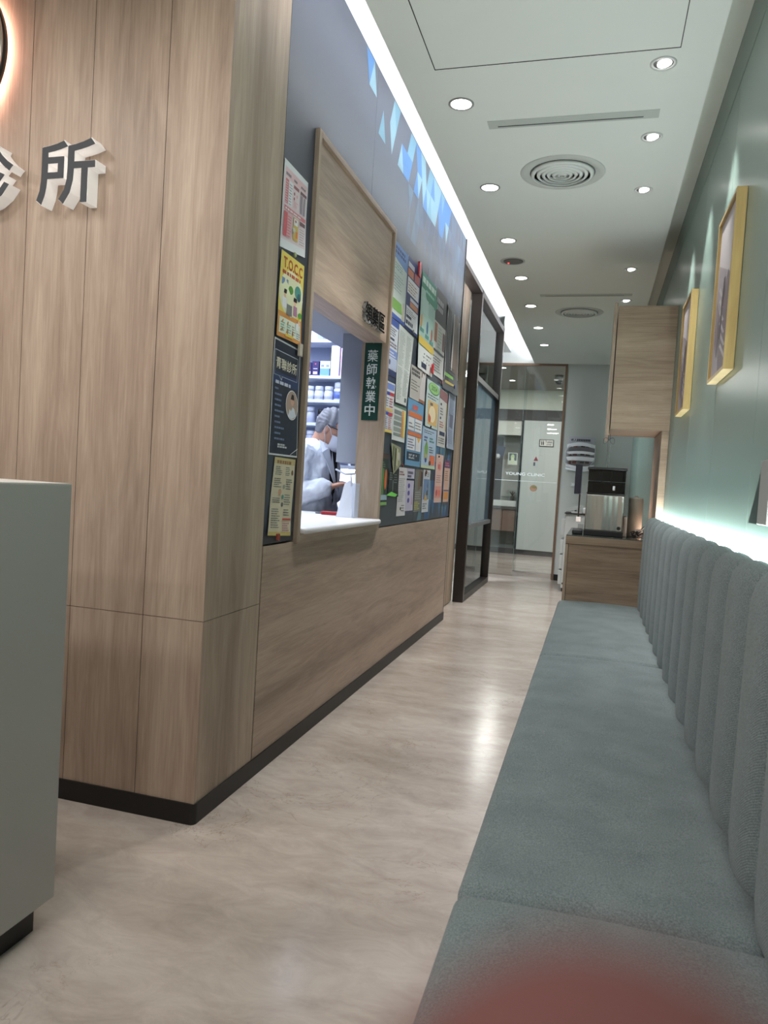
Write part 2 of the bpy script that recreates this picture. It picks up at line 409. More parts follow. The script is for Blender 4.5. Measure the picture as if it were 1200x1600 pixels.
# toilet hall beyond the glass
m = M(); TW = mat((170, 174, 168), .8); DK = mat((62, 62, 62), .6)
M().box((-2.6, 9.5, 0), (-2.5, 13.4, 2.8), TW).build('wall_hall_left', **S); M().box((.3, 9.5, 0), (.4, 13.4, 2.8), TW).build('wall_hall_right', **S); M().box((-2.5, 13.3, 0), (.3, 13.4, 2.8), TW).build('wall_hall_back', **S)
M().box((-2.5, 12.68, 2.43), (.3, 12.74, 2.76), mat((196, 204, 192), .5)).box((-2.5, 12.66, 2.25), (.3, 12.74, 2.43), DK).build('wall_hall_top', **S)
M().box((-1.27, 12.69, 0), (-1.23, 12.8, 2.25), BLACK).build('trim_3', **S); M().box((-1.9, 12.7, 2.0), (-1.27, 12.74, 2.25), mat((196, 198, 190), .6)).build('trim_4', **S)
m = M().box((-2.6, 9.5, 2.76), (.4, 13.4, 2.82), mat((140, 140, 134), .9)); m.build('ceiling.004', **S)
m = M().box((-2.5, 12.66, 0), (.3, 12.69, .09), DK); m.build('baseboard_toilet', **S)

# ------------------------------------------------------------------ access hatch outline
m = M(); ZC = 2.6485; BK = mat((40, 42, 40), .8)
m.box((-.690, 2.776, ZC), (.174, 2.779, 2.66), BK).box((-.692, 1.9, ZC), (-.689, 2.779, 2.66), BK).box((.172, 1.9, ZC), (.175, 2.779, 2.66), BK)
m.build('trim_1', **S)

# ================================================================== HATCH WINDOW
win = D.objects.new('window_1', None); COL.objects.link(win); win.location = (-1.1, 3.3, .85); win['kind'] = 'structure'
FX = -1.110; fo, fi = (2.710, 3.854), (2.737, 3.828)
m = M()
m.box((-1.24, fo[0], .832), (FX, fi[0], 2.435), WV2, .002).box((-1.24, fi[1], .832), (FX, fo[1], 2.435), WV2, .002)
m.box((-1.24, fi[0], 2.408), (FX, fi[1], 2.435), WY, .002).box((-1.24, fi[0], .832), (FX, fi[1], .868), WY, .002)
m.build('frame', parent=win)
M().box((-1.24, fi[0], 1.828), (-1.126, fi[1], 2.408), WY, .0015).build('header_panel', parent=win)
M().box((-1.255, 3.8225, .868), (-1.112, 3.83, 1.828), WV2).box((-1.255, 2.735, .868), (-1.112, 2.7415, 1.828), WV2).build('reveal', parent=win)
M().box((-1.75, 2.744, .868), (-1.088, 3.819, .893), mat((222, 222, 226), .3), .011, 4).box((-1.75, 3.82, .868), (-1.27, 4.1, .893), mat((222, 222, 226), .3), .004)\
    .build('service_counter', **T('glossy white serving counter slab lying in the pharmacy hatch', 'counter'))
M().box((-1.75, 2.3, 0), (-1.30, 4.08, .868), mat((180, 184, 196), .6)).build('counter_cabinet', **T('pale cabinet carrying the white pharmacy counter slab', 'cabinet'))

ACRYL2 = film('milky_acrylic', (214, 212, 208), .35, 1.5)
# black characters on clear acrylic blocks
for ch, a, b, z0, z1, lab in (('領', 3.39, 3.495, 1.858, 1.948, 'black raised character 領, left of three over the hatch'), ('藥', 3.503, 3.608, 1.858, 1.948, 'black raised character 藥, middle of three over the hatch'), ('區', 3.622, 3.722, 1.858, 1.948, 'black raised character 區, right of three over the hatch')):
    t = thing('sign_character', lab, 'sign', (-1.1, a, z0), 'black characters over the hatch')
    M().text(ch, (-1.1258, a, z0), (0, 1, 0), (0, 0, 1), b-a, z1-z0, ACRYL2, .018, .004).build('acrylic_block', parent=t)
    M().text(ch, (-1.1074, a, z0), (0, 1, 0), (0, 0, 1), b-a, z1-z0, mat((10, 10, 10), .9, spec=.05), .0015, .004).build('black_face', parent=t)

# green vertical plate on the reveal
t = thing('pharmacist_plate', 'dark green vertical plate with white characters on the hatch reveal', 'sign', (-1.19, 3.82, 1.41))
M().box((-1.236, 3.8165, 1.417), (-1.145, 3.822, 1.842), mat((14, 60, 52), .35), .001).build('plate', parent=t)
m = M()
for k, ch in enumerate('藥師執業中'):
    z = 1.842-.045-.072*(k+1)+.004
    m.text(ch, (-1.219, 3.8163, z), (1, 0, 0), (0, 0, 1), .057, .062, mat((214, 222, 220), .5), .0006, .002 if ch == '藥' else .009)
m.lathe([(.0035, -.001), (.0035, .001)], (-1.19, 3.8155, 1.83), STEEL, 12, 'Y')
m.build('lettering', parent=t)

# ================================================================== POSTERS
PX = XL-.004
def poster(label, q, bg, els, lift=.002, curl=.0, group='notices pinned on the blue wall', cat='poster', name='poster'):
    """q: (y0,y1,z0,z1) or four (y,z) corners TL,TR,BR,BL"""
    if len(q) == 4 and not isinstance(q[0], tuple): y0, y1, z0, z1 = q; q = [(y0, z1), (y1, z1), (y1, z0), (y0, z0)]
    TL, TR, BR, BL = q; ph = random.random()*6
    def lay(u, v, l=0):
        y = (TL[0]*(1-u)+TR[0]*u)*v+(BL[0]*(1-u)+BR[0]*u)*(1-v); z = (TL[1]*(1-u)+TR[1]*u)*v+(BL[1]*(1-u)+BR[1]*u)*(1-v)
        c = curl*((1-v)**3*(.5+.5*math.sin(ph+3*u))+.12*(1+math.sin(9*v+ph+2*u)))
        return Vector((PX+lift+c+l, y, z))
    m = M(); kk = [0]
    def rect(u0, v0, u1, v1, c, l):
        mm = c if not isinstance(c, tuple) else mat(c, .45)
        nu = max(1, int(abs(u1-u0)*5+.5)); nv = max(1, int(abs(v1-v0)*12+.5)) if curl else 1
        if not curl: nu = 1
        for i in range(nu):
            for j in range(nv):
                a, b = u0+(u1-u0)*i/nu, u0+(u1-u0)*(i+1)/nu; c_, d = v0+(v1-v0)*j/nv, v0+(v1-v0)*(j+1)/nv
                m.face([lay(a, c_, l), lay(b, c_, l), lay(b, d, l), lay(a, d, l)], mm)
    rect(0, 0, 1, 1, bg, 0)
    rect(0, 0, 1, 1, WHITE, -.0006)   # paper back
    for e in els:
        kk[0] += 1; l = .0005+.00012*kk[0]
        if e[0] == 'r': rect(*e[1:5], e[5], l)
        elif e[0] == 't':
            _, u0, v0, u1, v1, n, c = e[:7]; dens = e[7] if len(e) > 7 else .55
            h = (v1-v0)/n
            for r in range(n):
                u = u0; vv = v1-h*(r+1)
                end = u0+(u1-u0)*random.uniform(.6, 1)
                while u < end:
                    ww = random.uniform(.06, .22)*(u1-u0); 
                    rect(u, vv, min(u+ww, end), vv+h*dens, c, l); u += ww+.035*(u1-u0)
        elif e[0] == 'e':
            _, cu, cv, ru, rv, c = e
            m.face([lay(cu+ru*math.cos(2*PI*k/20), cv+rv*math.sin(2*PI*k/20), l) for k in range(20)], mat(c, .45))
        elif e[0] == 'p': m.face([lay(u, v, l) for u, v in e[1]], mat(e[2], .45))
        elif e[0] == 'T': m.text(e[1], None, None, None, (e[2], e[4]), (e[3], e[5]), mat(e[6], .45), 0, e[7] if len(e) > 7 else .015, lay=lay, lift=l)
    return m.build(name, **T(label, cat, group))
W_, GR, RD, PK, BL_, DN, OR, YE_, GN, TE = (226, 227, 230), (96, 98, 106), (186, 60, 62), (214, 158, 162), (66, 88, 150), (34, 44, 72), (214, 112, 52), (232, 208, 104), (108, 168, 84), (92, 150, 142)
G1 = 'notices in the strip left of the hatch'
poster('white and pink price notice, topmost in the strip left of the hatch', [(2.440, 2.207), (2.658, 2.205), (2.658, 1.925), (2.436, 1.900)], W_, [
    ('r', .03, .1, .97, .93, (222, 206, 210)), ('r', .06, .82, .94, .92, (224, 190, 194)), ('t', .08, .84, .3, .9, 1, GR), ('t', .4, .84, .6, .89, 1, GR), ('t', .7, .84, .9, .89, 1, GR),
    ('r', .08, .52, .2, .8, (204, 120, 128)), ('t', .09, .53, .19, .79, 9, W_, .25), ('r', .22, .52, .36, .8, W_), ('t', .23, .53, .35, .79, 8, GR, .3),
    ('r', .4, .76, .62, .8, (150, 92, 98)), ('e', .44, .7, .025, .02, (150, 60, 70)), ('e', .44, .64, .025, .02, (170, 70, 80)), ('e', .55, .69, .025, .02, PK), ('t', .42, .54, .62, .62, 4, PK, .5),
    ('r', .68, .76, .94, .8, (110, 80, 88)), ('r', .7, .52, .78, .75, (150, 140, 150)), ('r', .82, .52, .9, .75, (150, 140, 150)),
    ('r', .06, .44, .94, .49, (208, 120, 128)), ('t', .1, .452, .9, .478, 1, W_, .8),
    ('r', .06, .14, .2, .42, (198, 92, 100)), ('r', .2, .14, .38, .42, (214, 170, 176)), ('t', .21, .15, .37, .41, 8, (190, 110, 118), .4),
    ('r', .44, .14, .64, .42, (200, 172, 96)), ('r', .46, .33, .62, .41, W_), ('r', .55, .18, .62, .26, OR), ('e', .53, .38, .03, .018, RD),
    ('r', .7, .37, .92, .42, (110, 80, 88)), ('t', .7, .13, .92, .35, 7, GR, .2)], curl=.004, group=G1)
poster('yellow TOCC cartoon poster under the pink price notice', [(2.449, 1.893), (2.663, 1.895), (2.657, 1.592), (2.441, 1.591)], (226, 206, 100), [
    ('e', .5, .55, .5, .28, (226, 226, 190)), ('r', 0, 0, 1, .3, (206, 142, 74)), ('r', .06, .05, .94, .24, (214, 222, 206)),
    ('T', 'T.O.C.C', .1, .82, .92, .95, (176, 82, 40), .03), ('t', .08, .75, .9, .8, 1, (190, 92, 60), .8),
    ('r', .08, .62, .2, .7, (110, 140, 180)), ('r', .26, .6, .34, .7, (120, 150, 180)), ('e', .76, .62, .14, .08, (84, 150, 140)), ('e', .82, .57, .08, .05, (60, 100, 110)),
    ('e', .46, .6, .1, .05, (88, 150, 60)), ('e', .25, .52, .06, .045, (226, 190, 160)), ('p', [(.18, .53), (.32, .53), (.31, .58), (.2, .58)], (30, 28, 34)),
    ('r', .14, .36, .32, .48, W_), ('e', .66, .48, .06, .045, (226, 190, 160)), ('p', [(.59, .49), (.74, .49), (.73, .54), (.6, .54)], (30, 28, 34)), ('r', .6, .32, .76, .44, (170, 120, 150)),
    ('r', .32, .29, .54, .42, (110, 112, 110)), ('e', .9, .36, .08, .035, (88, 150, 60)), ('e', .86, .26, .06, .035, (226, 190, 160)), ('r', .72, .16, .84, .25, W_),
    ('t', .1, .08, .3, .2, 4, TE, .4), ('t', .34, .08, .52, .2, 4, TE, .4), ('t', .56, .08, .7, .2, 4, GR, .4), ('t', .74, .06, .92, .14, 3, BL_, .4), ('r', .28, .03, .6, .06, (226, 196, 80))], curl=.006, lift=.004, group=G1)
poster('dark navy clinic poster with a round portrait, below the yellow one', [(2.436, 1.584), (2.672, 1.579), (2.690, 1.168), (2.438, 1.168)], W_, [
    ('r', .02, .015, .98, .985, (30, 38, 58)), ('r', .02, .62, .98, .72, (36, 54, 96)), ('r', .04, .9, .92, .906, (180, 186, 200)), ('r', .04, .69, .9, .694, (180, 186, 200)), ('r', .9, .69, .912, .906, (180, 186, 200)), ('r', .04, .69, .052, .906, (180, 186, 200)),
    ('p', [(.22, .69), (.32, .655), (.34, .69)], (180, 186, 200)), ('p', [(.235, .692), (.31, .667), (.325, .692)], (30, 38, 58)),
    ('T', '青聯診所', .09, .75, .87, .85, (232, 226, 206), .01), ('t', .1, .62, .95, .655, 1, (190, 194, 210), .8),
    ('e', .74, .47, .235, .135, W_), ('e', .74, .47, .22, .127, (172, 150, 136)), ('p', [(.6, .365), (.66, .44), (.74, .46), (.84, .44), (.9, .38), (.74, .345)], (214, 220, 232)),
    ('e', .75, .51, .06, .045, (210, 160, 140)), ('p', [(.68, .52), (.82, .52), (.8, .565), (.72, .57)], (44, 32, 34))] +
    [('t', .08+.006*k, .57-.048*k, .08+.006*k+(.2, .28, .38, .3, .34, .24, .24, .36, .28, .42)[k], .59-.048*k, 1, (112, 124, 160), .8) for k in range(10)] +
    [('t', .26, .07, .6, .11, 2, (206, 206, 208), .75), ('p', [(.7, .018), (.72, .018), (.98, .075), (.98, .085)], W_)], curl=.004, group=G1)
poster('beige cartoon instruction sheet, lowest in the strip left of the hatch', [(2.493, 1.162), (2.686, 1.160), (2.668, .865), (2.459, .877)], (212, 202, 176), [
    ('r', .0, .92, 1, 1, (196, 180, 128)), ('r', 0, 0, 1, .05, (196, 176, 110)), ('t', .12, .925, .9, .975, 1, (150, 110, 80), .8),
    ('t', .08, .78, .44, .9, 5, GR, .4), ('t', .55, .78, .8, .9, 5, GR, .4), ('e', .88, .82, .05, .035, (120, 92, 80)),
    ('t', .06, .62, .4, .75, 5, GR, .4), ('t', .6, .6, .9, .75, 5, GR, .4), ('e', .36, .56, .07, .04, (206, 160, 130)), ('e', .52, .63, .05, .03, (150, 160, 150)),
    ('t', .06, .42, .4, .5, 3, GR, .4), ('t', .58, .4, .9, .55, 5, GR, .4), ('e', .5, .5, .05, .03, TE), ('e', .5, .4, .05, .03, GR),
    ('t', .06, .1, .44, .36, 9, GR, .4), ('r', .55, .2, .95, .225, (196, 84, 80)), ('t', .56, .06, .94, .18, 4, (180, 130, 140), .6), ('t', .58, .26, .9, .36, 3, GR, .4)], curl=.006, group=G1)
def pin(y, z, c, label, r=.009, shape='disc', lift=.008):
    m = M()
    if shape == 'disc': m.lathe([(r, 0), (r, .004), (r*.7, .007)], (PX+lift, y, z), mat(c, .3), 16, 'X')
    else: m.box((PX+lift, y-r*1.3, z-r*2.2), (PX+lift+.012, y+r*1.3, z+r*2.2), mat(c, .25), .003)
    m.build('magnet', **T(label, 'magnet', 'magnets on the notices'))
G2 = 'notices on the board right of the hatch'
def P2(label, q, bg, els, lift=.002, curl=.003): return poster(label, q, bg, els, lift, curl, G2)
P2('tall pale green notice with a blue heading next to the hatch frame', (3.888, 4.172, 1.991, 2.393), (206, 214, 210), [
    ('r', 0, .8, 1, 1, (112, 146, 196)), ('p', [(0, .8), (1, .8), (1, .74)], (112, 146, 196)), ('t', .08, .86, .9, .97, 2, (44, 62, 120), .7), ('t', .1, .66, .9, .76, 3, (120, 150, 150), .35),
    ('t', .08, .38, .9, .62, 6, (130, 140, 146), .22), ('p', [(0, .12), (.78, .12), (.7, .26), (0, .26)], (124, 172, 84)), ('r', 0, 0, 1, .06, (60, 84, 160)), ('p', [(.75, .05), (.95, .05), (.9, .3), (.8, .3)], (196, 190, 170))])
P2('dark blue notice with white boxes, its top held by a red clip', (4.180, 4.500, 1.992, 2.402), (46, 58, 108), [
    ('r', .05, .86, .5, .93, (206, 208, 214)), ('r', .05, .74, .45, .84, (196, 124, 96)), ('r', .55, .74, .92, .86, (176, 96, 96)), ('r', .06, .5, .92, .72, W_), ('t', .12, .53, .86, .69, 4, (180, 130, 110), .4),
    ('r', .3, .42, .92, .47, (206, 208, 214)), ('r', .3, .34, .9, .41, (206, 138, 96)), ('r', .05, .04, .94, .32, W_), ('t', .08, .22, .8, .3, 3, GR, .35), ('r', .08, .16, .45, .2, DN), ('t', .08, .07, .9, .13, 1, DN, .9)])
P2('green ICON information notice with small figures, large in the top row', (4.525, 4.955, 1.818, 2.412), (170, 200, 190), [
    ('r', 0, .84, 1, 1, (60, 132, 108)), ('e', .7, .82, .42, .09, (60, 132, 108)), ('t', .06, .9, .94, .97, 1, (206, 222, 214), .85), ('t', .3, .83, .9, .87, 1, (150, 196, 180), .7),
    ('r', .1, .6, .5, .76, (182, 208, 200)), ('r', .55, .6, .9, .76, (160, 192, 184)), ('e', .1, .5, .06, .07, (200, 150, 90)), ('e', .5, .48, .06, .07, (70, 110, 150)), ('e', .82, .44, .06, .07, (190, 110, 100)),
    ('r', .04, .39, .28, .43, TE), ('r', .38, .36, .62, .4, TE), ('r', .7, .34, .94, .38, TE), ('p', [(0, .26), (1, .24), (1, .32), (0, .34)], (212, 184, 80)), ('r', 0, 0, 1, .24, (214, 218, 216)),
    ('t', .3, .1, .95, .22, 3, GR, .4), ('r', .24, .03, .6, .09, DN)], lift=.005, curl=.008)
P2('black and white bagged notice right of the green one', (4.962, 5.335, 1.85, 2.43), (206, 206, 204), [
    ('r', 0, .62, 1, 1, (44, 44, 46)), ('t', .1, .76, .9, .92, 2, (150, 150, 152), .7), ('r', .04, .38, .26, .6, (176, 120, 92)), ('t', .35, .3, .7, .6, 8, (150, 176, 150), .4), ('r', .76, .34, .96, .56, (120, 92, 100)),
    ('r', .04, .27, .96, .3, GR), ('t', .06, .05, .9, .24, 6, GR, .4)], lift=.003)
P2('crumpled clear bag of dark leaflets at the far end of the top row', (5.345, 5.86, 1.80, 2.415), (92, 94, 98), [
    ('r', .04, .1, .3, .95, (60, 60, 64)), ('p', [(.4, .3), (.95, .2), (.92, .92), (.5, .96)], (120, 104, 96)), ('p', [(.44, .28), (.5, .96), (.54, .96), (.48, .26)], W_), ('p', [(.93, .2), (.97, .2), (.95, .93), (.91, .93)], W_),
    ('r', .05, .16, .6, .2, (126, 180, 90)), ('r', .1, .08, .7, .11, (190, 170, 90)), ('r', .02, .1, .04, .98, (230, 232, 236)), ('t', .3, .2, .8, .4, 5, (70, 66, 70), .5)], lift=.004, curl=.02)
P2('white and blue banded sheet beside the hatch, above the calendar sheet', (3.880, 4.066, 1.680, 1.985), (214, 218, 226), [
    ('r', 0, .88, 1, 1, (66, 88, 160)), ('t', .08, .7, .92, .86, 4, GR, .5), ('r', .1, .62, .6, .66, DN), ('t', .06, .5, .95, .6, 2, (120, 110, 130), .6), ('r', 0, .32, 1, .46, (120, 142, 204)), ('t', .06, .34, .95, .44, 2, W_, .5),
    ('r', 0, .12, 1, .3, (190, 200, 226)), ('e', .2, .22, .1, .05, (70, 84, 130)), ('r', 0, 0, 1, .1, (44, 56, 100))])
P2('long plain text sheet in small print, second from the hatch', [(4.068, 1.985), (4.411, 1.974), (4.329, 1.552), (4.071, 1.547)], (212, 216, 212), [
    ('t', .06, .5, .46, .95, 22, (150, 160, 158), .4), ('t', .54, .5, .94, .95, 22, (150, 160, 158), .4), ('t', .06, .05, .46, .48, 20, (150, 160, 158), .4), ('t', .54, .12, .94, .48, 18, (150, 160, 158), .4), ('r', .74, .04, .92, .1, (92, 108, 104))], lift=.005)
P2('clinic timetable sheet with blue and red headings', [(3.866, 1.672), (4.067, 1.676), (4.031, 1.367), (3.858, 1.365)], (220, 222, 228), [
    ('r', 0, .9, 1, 1, DN), ('r', .06, .76, .94, .87, (120, 140, 206)), ('r', .06, .66, .5, .72, (50, 70, 160)), ('r', .5, .66, .96, .72, (190, 56, 66)), ('t', .06, .46, .48, .64, 4, BL_, .4), ('t', .52, .46, .95, .64, 4, RD, .4), ('r', .04, .38, .96, .43, (222, 190, 110)),
    ('r', .06, .31, .5, .36, (50, 70, 160)), ('r', .5, .3, .96, .36, (190, 56, 66)), ('t', .06, .06, .48, .29, 7, BL_, .4), ('t', .52, .06, .95, .29, 7, RD, .4), ('r', 0, 0, 1, .045, (232, 204, 100))], lift=.004)
P2('table sheet of grey rows with orange and yellow columns', (4.05, 4.35, 1.334, 1.538), (214, 218, 218), [
    ('r', 0, .93, 1, 1, (104, 134, 112)), ('r', .1, .74, .66, .86, (132, 138, 136)), ('r', .1, .58, .66, .7, (150, 156, 154)), ('r', .1, .42, .66, .54, (132, 138, 136)), ('r', .1, .26, .66, .38, (150, 156, 154)), ('r', .1, .14, .66, .22, (132, 138, 136)),
    ('r', .68, .14, .82, .9, (226, 160, 90)), ('r', .84, .14, .96, .9, (232, 222, 120)), ('t', .68, .14, .82, .86, 14, (180, 110, 60), .2)])
P2('light brown notice with large dark title and a figure in white', (4.40, 4.80, 1.615, 1.815), (188, 184, 178), [
    ('t', .05, .72, .62, .95, 2, (70, 66, 66), .75), ('t', .05, .28, .6, .62, 4, (120, 116, 112), .4), ('p', [(.66, .1), (.96, .06), (.98, .9), (.78, .98), (.64, .5)], (206, 200, 200)), ('p', [(.7, .8), (.95, .8), (.92, 1), (.74, 1)], (80, 62, 56)), ('r', .6, 0, 1, .1, (150, 104, 78))], lift=.004)
P2('sky blue notice with orange boxes in the middle row', (4.385, 4.805, 1.203, 1.612), (104, 156, 196), [
    ('r', .3, .86, .6, .93, (206, 92, 84)), ('r', .06, .74, .94, .82, (212, 116, 66)), ('r', .06, .54, .44, .73, W_), ('r', .48, .54, .94, .73, W_), ('t', .5, .58, .9, .71, 3, GR, .4), ('t', .1, .58, .42, .68, 2, GR, .4),
    ('r', .06, .46, .94, .52, (212, 116, 66)), ('r', .06, .24, .56, .45, W_), ('r', .6, .24, .94, .45, W_), ('t', .1, .27, .54, .43, 4, BL_, .4), ('p', [(.64, .45), (.9, .45), (.78, .37)], (226, 180, 90)), ('r', .08, .09, .92, .21, (40, 52, 72)), ('t', .2, .11, .8, .19, 2, (170, 176, 186), .7)])
P2('green badge notice with a yellow baking picture', (4.85, 5.265, 1.483, 1.796), (192, 212, 212), [
    ('e', .55, .86, .42, .13, (60, 110, 70)), ('e', .55, .87, .39, .115, (150, 200, 120)), ('T', '2024', .34, .82, .78, .92, (60, 110, 60), .02), ('t', .1, .62, .95, .74, 2, GR, .35), ('r', .16, .06, .92, .58, (214, 178, 112)), ('e', .5, .3, .26, .18, (230, 216, 180)), ('e', .3, .2, .1, .1, (196, 92, 60)), ('r', .3, .48, .5, .54, GR)], lift=.004)
P2('pale blue notice with a green bottle drawing under the yellow picture', (4.82, 5.26, 1.202, 1.478), (174, 198, 222), [
    ('t', .1, .86, .9, .96, 2, GR, .35), ('t', .12, .66, .4, .8, 2, BL_, .6), ('t', .5, .66, .86, .8, 2, TE, .6), ('p', [(.18, .2), (.4, .2), (.44, .5), (.3, .7), (.16, .5)], (170, 170, 120)), ('e', .3, .48, .1, .14, GN), ('e', .3, .2, .07, .06, (60, 80, 170)), ('r', .56, .1, .95, .34, (226, 120, 80)), ('e', .6, .14, .08, .06, (110, 80, 60)), ('t', .5, .4, .86, .58, 3, GR, .4), ('r', 0, 0, 1, .07, (196, 214, 180))])
P2('narrow white notice with a grey red heading, far end of the middle row', (5.29, 5.585, 1.375, 1.79), (206, 206, 204), [
    ('p', [(0, .84), (1, .8), (1, .97), (0, 1)], (140, 96, 100)), ('r', .14, .72, .3, .76, DN), ('t', .14, .56, .6, .7, 3, GR, .5), ('r', .14, .48, .3, .52, DN), ('t', .14, .34, .7, .46, 3, (180, 110, 90), .5), ('r', .2, .2, .84, .27, (50, 56, 90)), ('t', .12, .06, .9, .18, 3, GR, .4), ('r', .86, .3, .98, .8, (176, 162, 120))])
P2('blue grey sheet in a clear sleeve at the far edge', (5.593, 5.90, 1.377, 1.80), (150, 162, 184), [
    ('t', .1, .6, .9, .94, 12, (110, 122, 150), .4), ('p', [(.3, .4), (.7, .38), (.74, .62), (.34, .64)], (104, 108, 128)), ('t', .1, .1, .9, .36, 8, (120, 130, 160), .4), ('r', .04, .02, .09, .98, (222, 226, 232)), ('r', .8, .1, .85, .9, (206, 212, 222))], lift=.004, curl=.012)
P2('dark green leaflet with an orange picture, low beside the hatch frame', (3.871, 4.03, .964, 1.25), (28, 44, 36), [
    ('r', 0, .9, 1, 1, (74, 52, 44)), ('t', .1, .74, .6, .86, 3, (120, 150, 130), .4), ('p', [(.1, .2), (.5, .2), (.5, .7), (.1, .74)], (84, 128, 70)), ('e', .7, .5, .16, .2, (206, 104, 50)), ('r', 0, .1, 1, .2, (150, 176, 190)), ('r', 0, 0, 1, .06, (120, 170, 90))])
P2('pointed leaf pattern leaflet pinned askew', [(4.04, 1.315), (4.262, 1.300), (4.277, 1.205), (4.12, 1.14)], (150, 150, 120), [
    ('p', [(.1, .1), (.4, .9), (.5, .85), (.2, .05)], (60, 66, 50)), ('p', [(.4, .2), (.6, .9), (.7, .85), (.5, .1)], (206, 204, 170)), ('e', .75, .5, .12, .22, (200, 196, 190)), ('p', [(.0, .5), (.2, .95), (.3, .9), (.1, .4)], (90, 96, 60))], lift=.007)
P2('black leaflet with a bright green bottom edge', (4.05, 4.27, 1.01, 1.172), (26, 30, 32), [
    ('t', .08, .6, .36, .9, 4, (140, 150, 150), .4), ('t', .5, .5, .9, .86, 4, (120, 130, 130), .4), ('p', [(-.2, .05), (.7, 0), (.9, .08), (.3, .18)], (120, 214, 90)), ('r', .4, .2, .44, .6, (150, 160, 160))], lift=.003)
P2('white text sheet, lowest row, left of the lavender sheet', (4.266, 4.462, .893, 1.186), (216, 216, 220), [
    ('t', .1, .84, .7, .94, 2, (150, 90, 90), .6), ('t', .08, .3, .92, .8, 12, (150, 152, 160), .35), ('r', .36, .12, .48, .18, (20, 20, 24)), ('t', .5, .1, .9, .26, 3, GR, .3)])
P2('lavender sheet with purple hexagon icons in the lowest row', (4.466, 4.664, .90, 1.186), (196, 192, 216), [
    ('t', .1, .8, .9, .96, 2, (90, 96, 110), .7), ('r', 0, .74, 1, .78, DN), ('e', .34, .62, .14, .055, (96, 88, 170)), ('e', .34, .46, .14, .055, (96, 88, 170)), ('e', .34, .3, .14, .055, (96, 88, 170)), ('p', [(.7, .2), (.9, .2), (.8, .5)], (190, 160, 190)), ('r', 0, 0, 1, .07, (70, 74, 96))])
P2('grey collage leaflet with yellow lines in the lowest row', (4.688, 4.90, .908, 1.187), (120, 122, 118), [
    ('p', [(.4, .5), (.8, .55), (.9, .98), (.5, .98)], (120, 96, 76)), ('t', .1, .3, .9, .5, 4, (170, 174, 168), .4), ('t', .06, .06, .8, .26, 5, (196, 196, 90), .45), ('p', [(.7, .6), (.95, .6), (.95, .95), (.75, .95)], (60, 50, 46))])
P2('leaflet with a blue sky picture and yellow hat figure', (4.92, 5.135, .90, 1.192), (206, 210, 218), [
    ('e', .32, .9, .12, .06, (80, 80, 84)), ('t', .56, .84, .95, .96, 3, GR, .4), ('r', .08, .3, .95, .78, (112, 140, 184)), ('p', [(.3, .28), (.7, .28), (.6, .6)], (214, 176, 70)), ('p', [(.5, .4), (.8, .4), (.7, .74)], (70, 84, 96)), ('t', .1, .08, .8, .24, 3, GR, .4)])
P2('pink leaflet with a red title on the triangle pattern', (5.306, 5.562, .962, 1.317), (224, 188, 178), [
    ('e', .55, .76, .28, .1, (222, 160, 150)), ('t', .3, .7, .8, .82, 1, (206, 90, 90), .8), ('t', .15, .42, .85, .6, 4, (150, 120, 120), .3), ('r', .1, .1, .9, .34, (222, 150, 140)), ('e', .3, .2, .12, .07, (196, 80, 90)), ('r', .5, .14, .8, .26, (226, 120, 100))])
P2('pink and purple leaflet at the far lower corner of the board', (5.63, 5.855, .943, 1.291), (224, 186, 166), [
    ('r', 0, .82, 1, 1, (110, 76, 110)), ('t', .1, .86, .9, .96, 2, (206, 110, 130), .6), ('t', .14, .54, .86, .78, 5, (150, 110, 100), .35), ('r', .06, .3, .94, .33, (110, 96, 130)), ('r', .1, .12, .9, .28, (226, 150, 70)), ('r', 0, 0, 1, .06, (70, 70, 84))])
pin(2.645, 1.575, (196, 186, 172), 'clear plastic hook beside the top of the navy poster', .011, 'box')
pin(2.555, 1.905, (150, 160, 110), 'pale green magnet between the price notice and yellow poster')
pin(2.53, 1.985, (190, 196, 180), 'small pale magnet in the middle of the price notice')
pin(2.535, .868, (150, 70, 60), 'small red brown clip at the foot of the beige sheet', .006, 'box')
pin(4.42, 2.385, (176, 36, 48), 'big red clip on the dark blue notice', .02, 'box')
pin(4.37, 2.005, (150, 150, 140), 'grey magnet at the foot of the dark blue notice')
pin(4.90, 1.865, (196, 30, 40), 'bright red clip at the foot of the green notice', .014, 'box', .018)
pin(5.30, 1.83, (150, 50, 60), 'dark red magnet between the two rows at the far end', .016)
pin(5.66, 1.85, (40, 50, 110), 'dark blue magnet below the crumpled bag', .014, lift=.03)
pin(4.31, 1.195, (120, 40, 40), 'dark red magnet over the white text sheet', .01)
pin(4.97, 1.175, (110, 60, 40), 'brown magnet above the blue sky leaflet', .016)
pin(5.36, 1.30, (24, 24, 28), 'black magnet on the top of the pink leaflet', .008)
pin(5.02, 1.49, (24, 24, 28), 'black magnet under the yellow baking picture', .008)

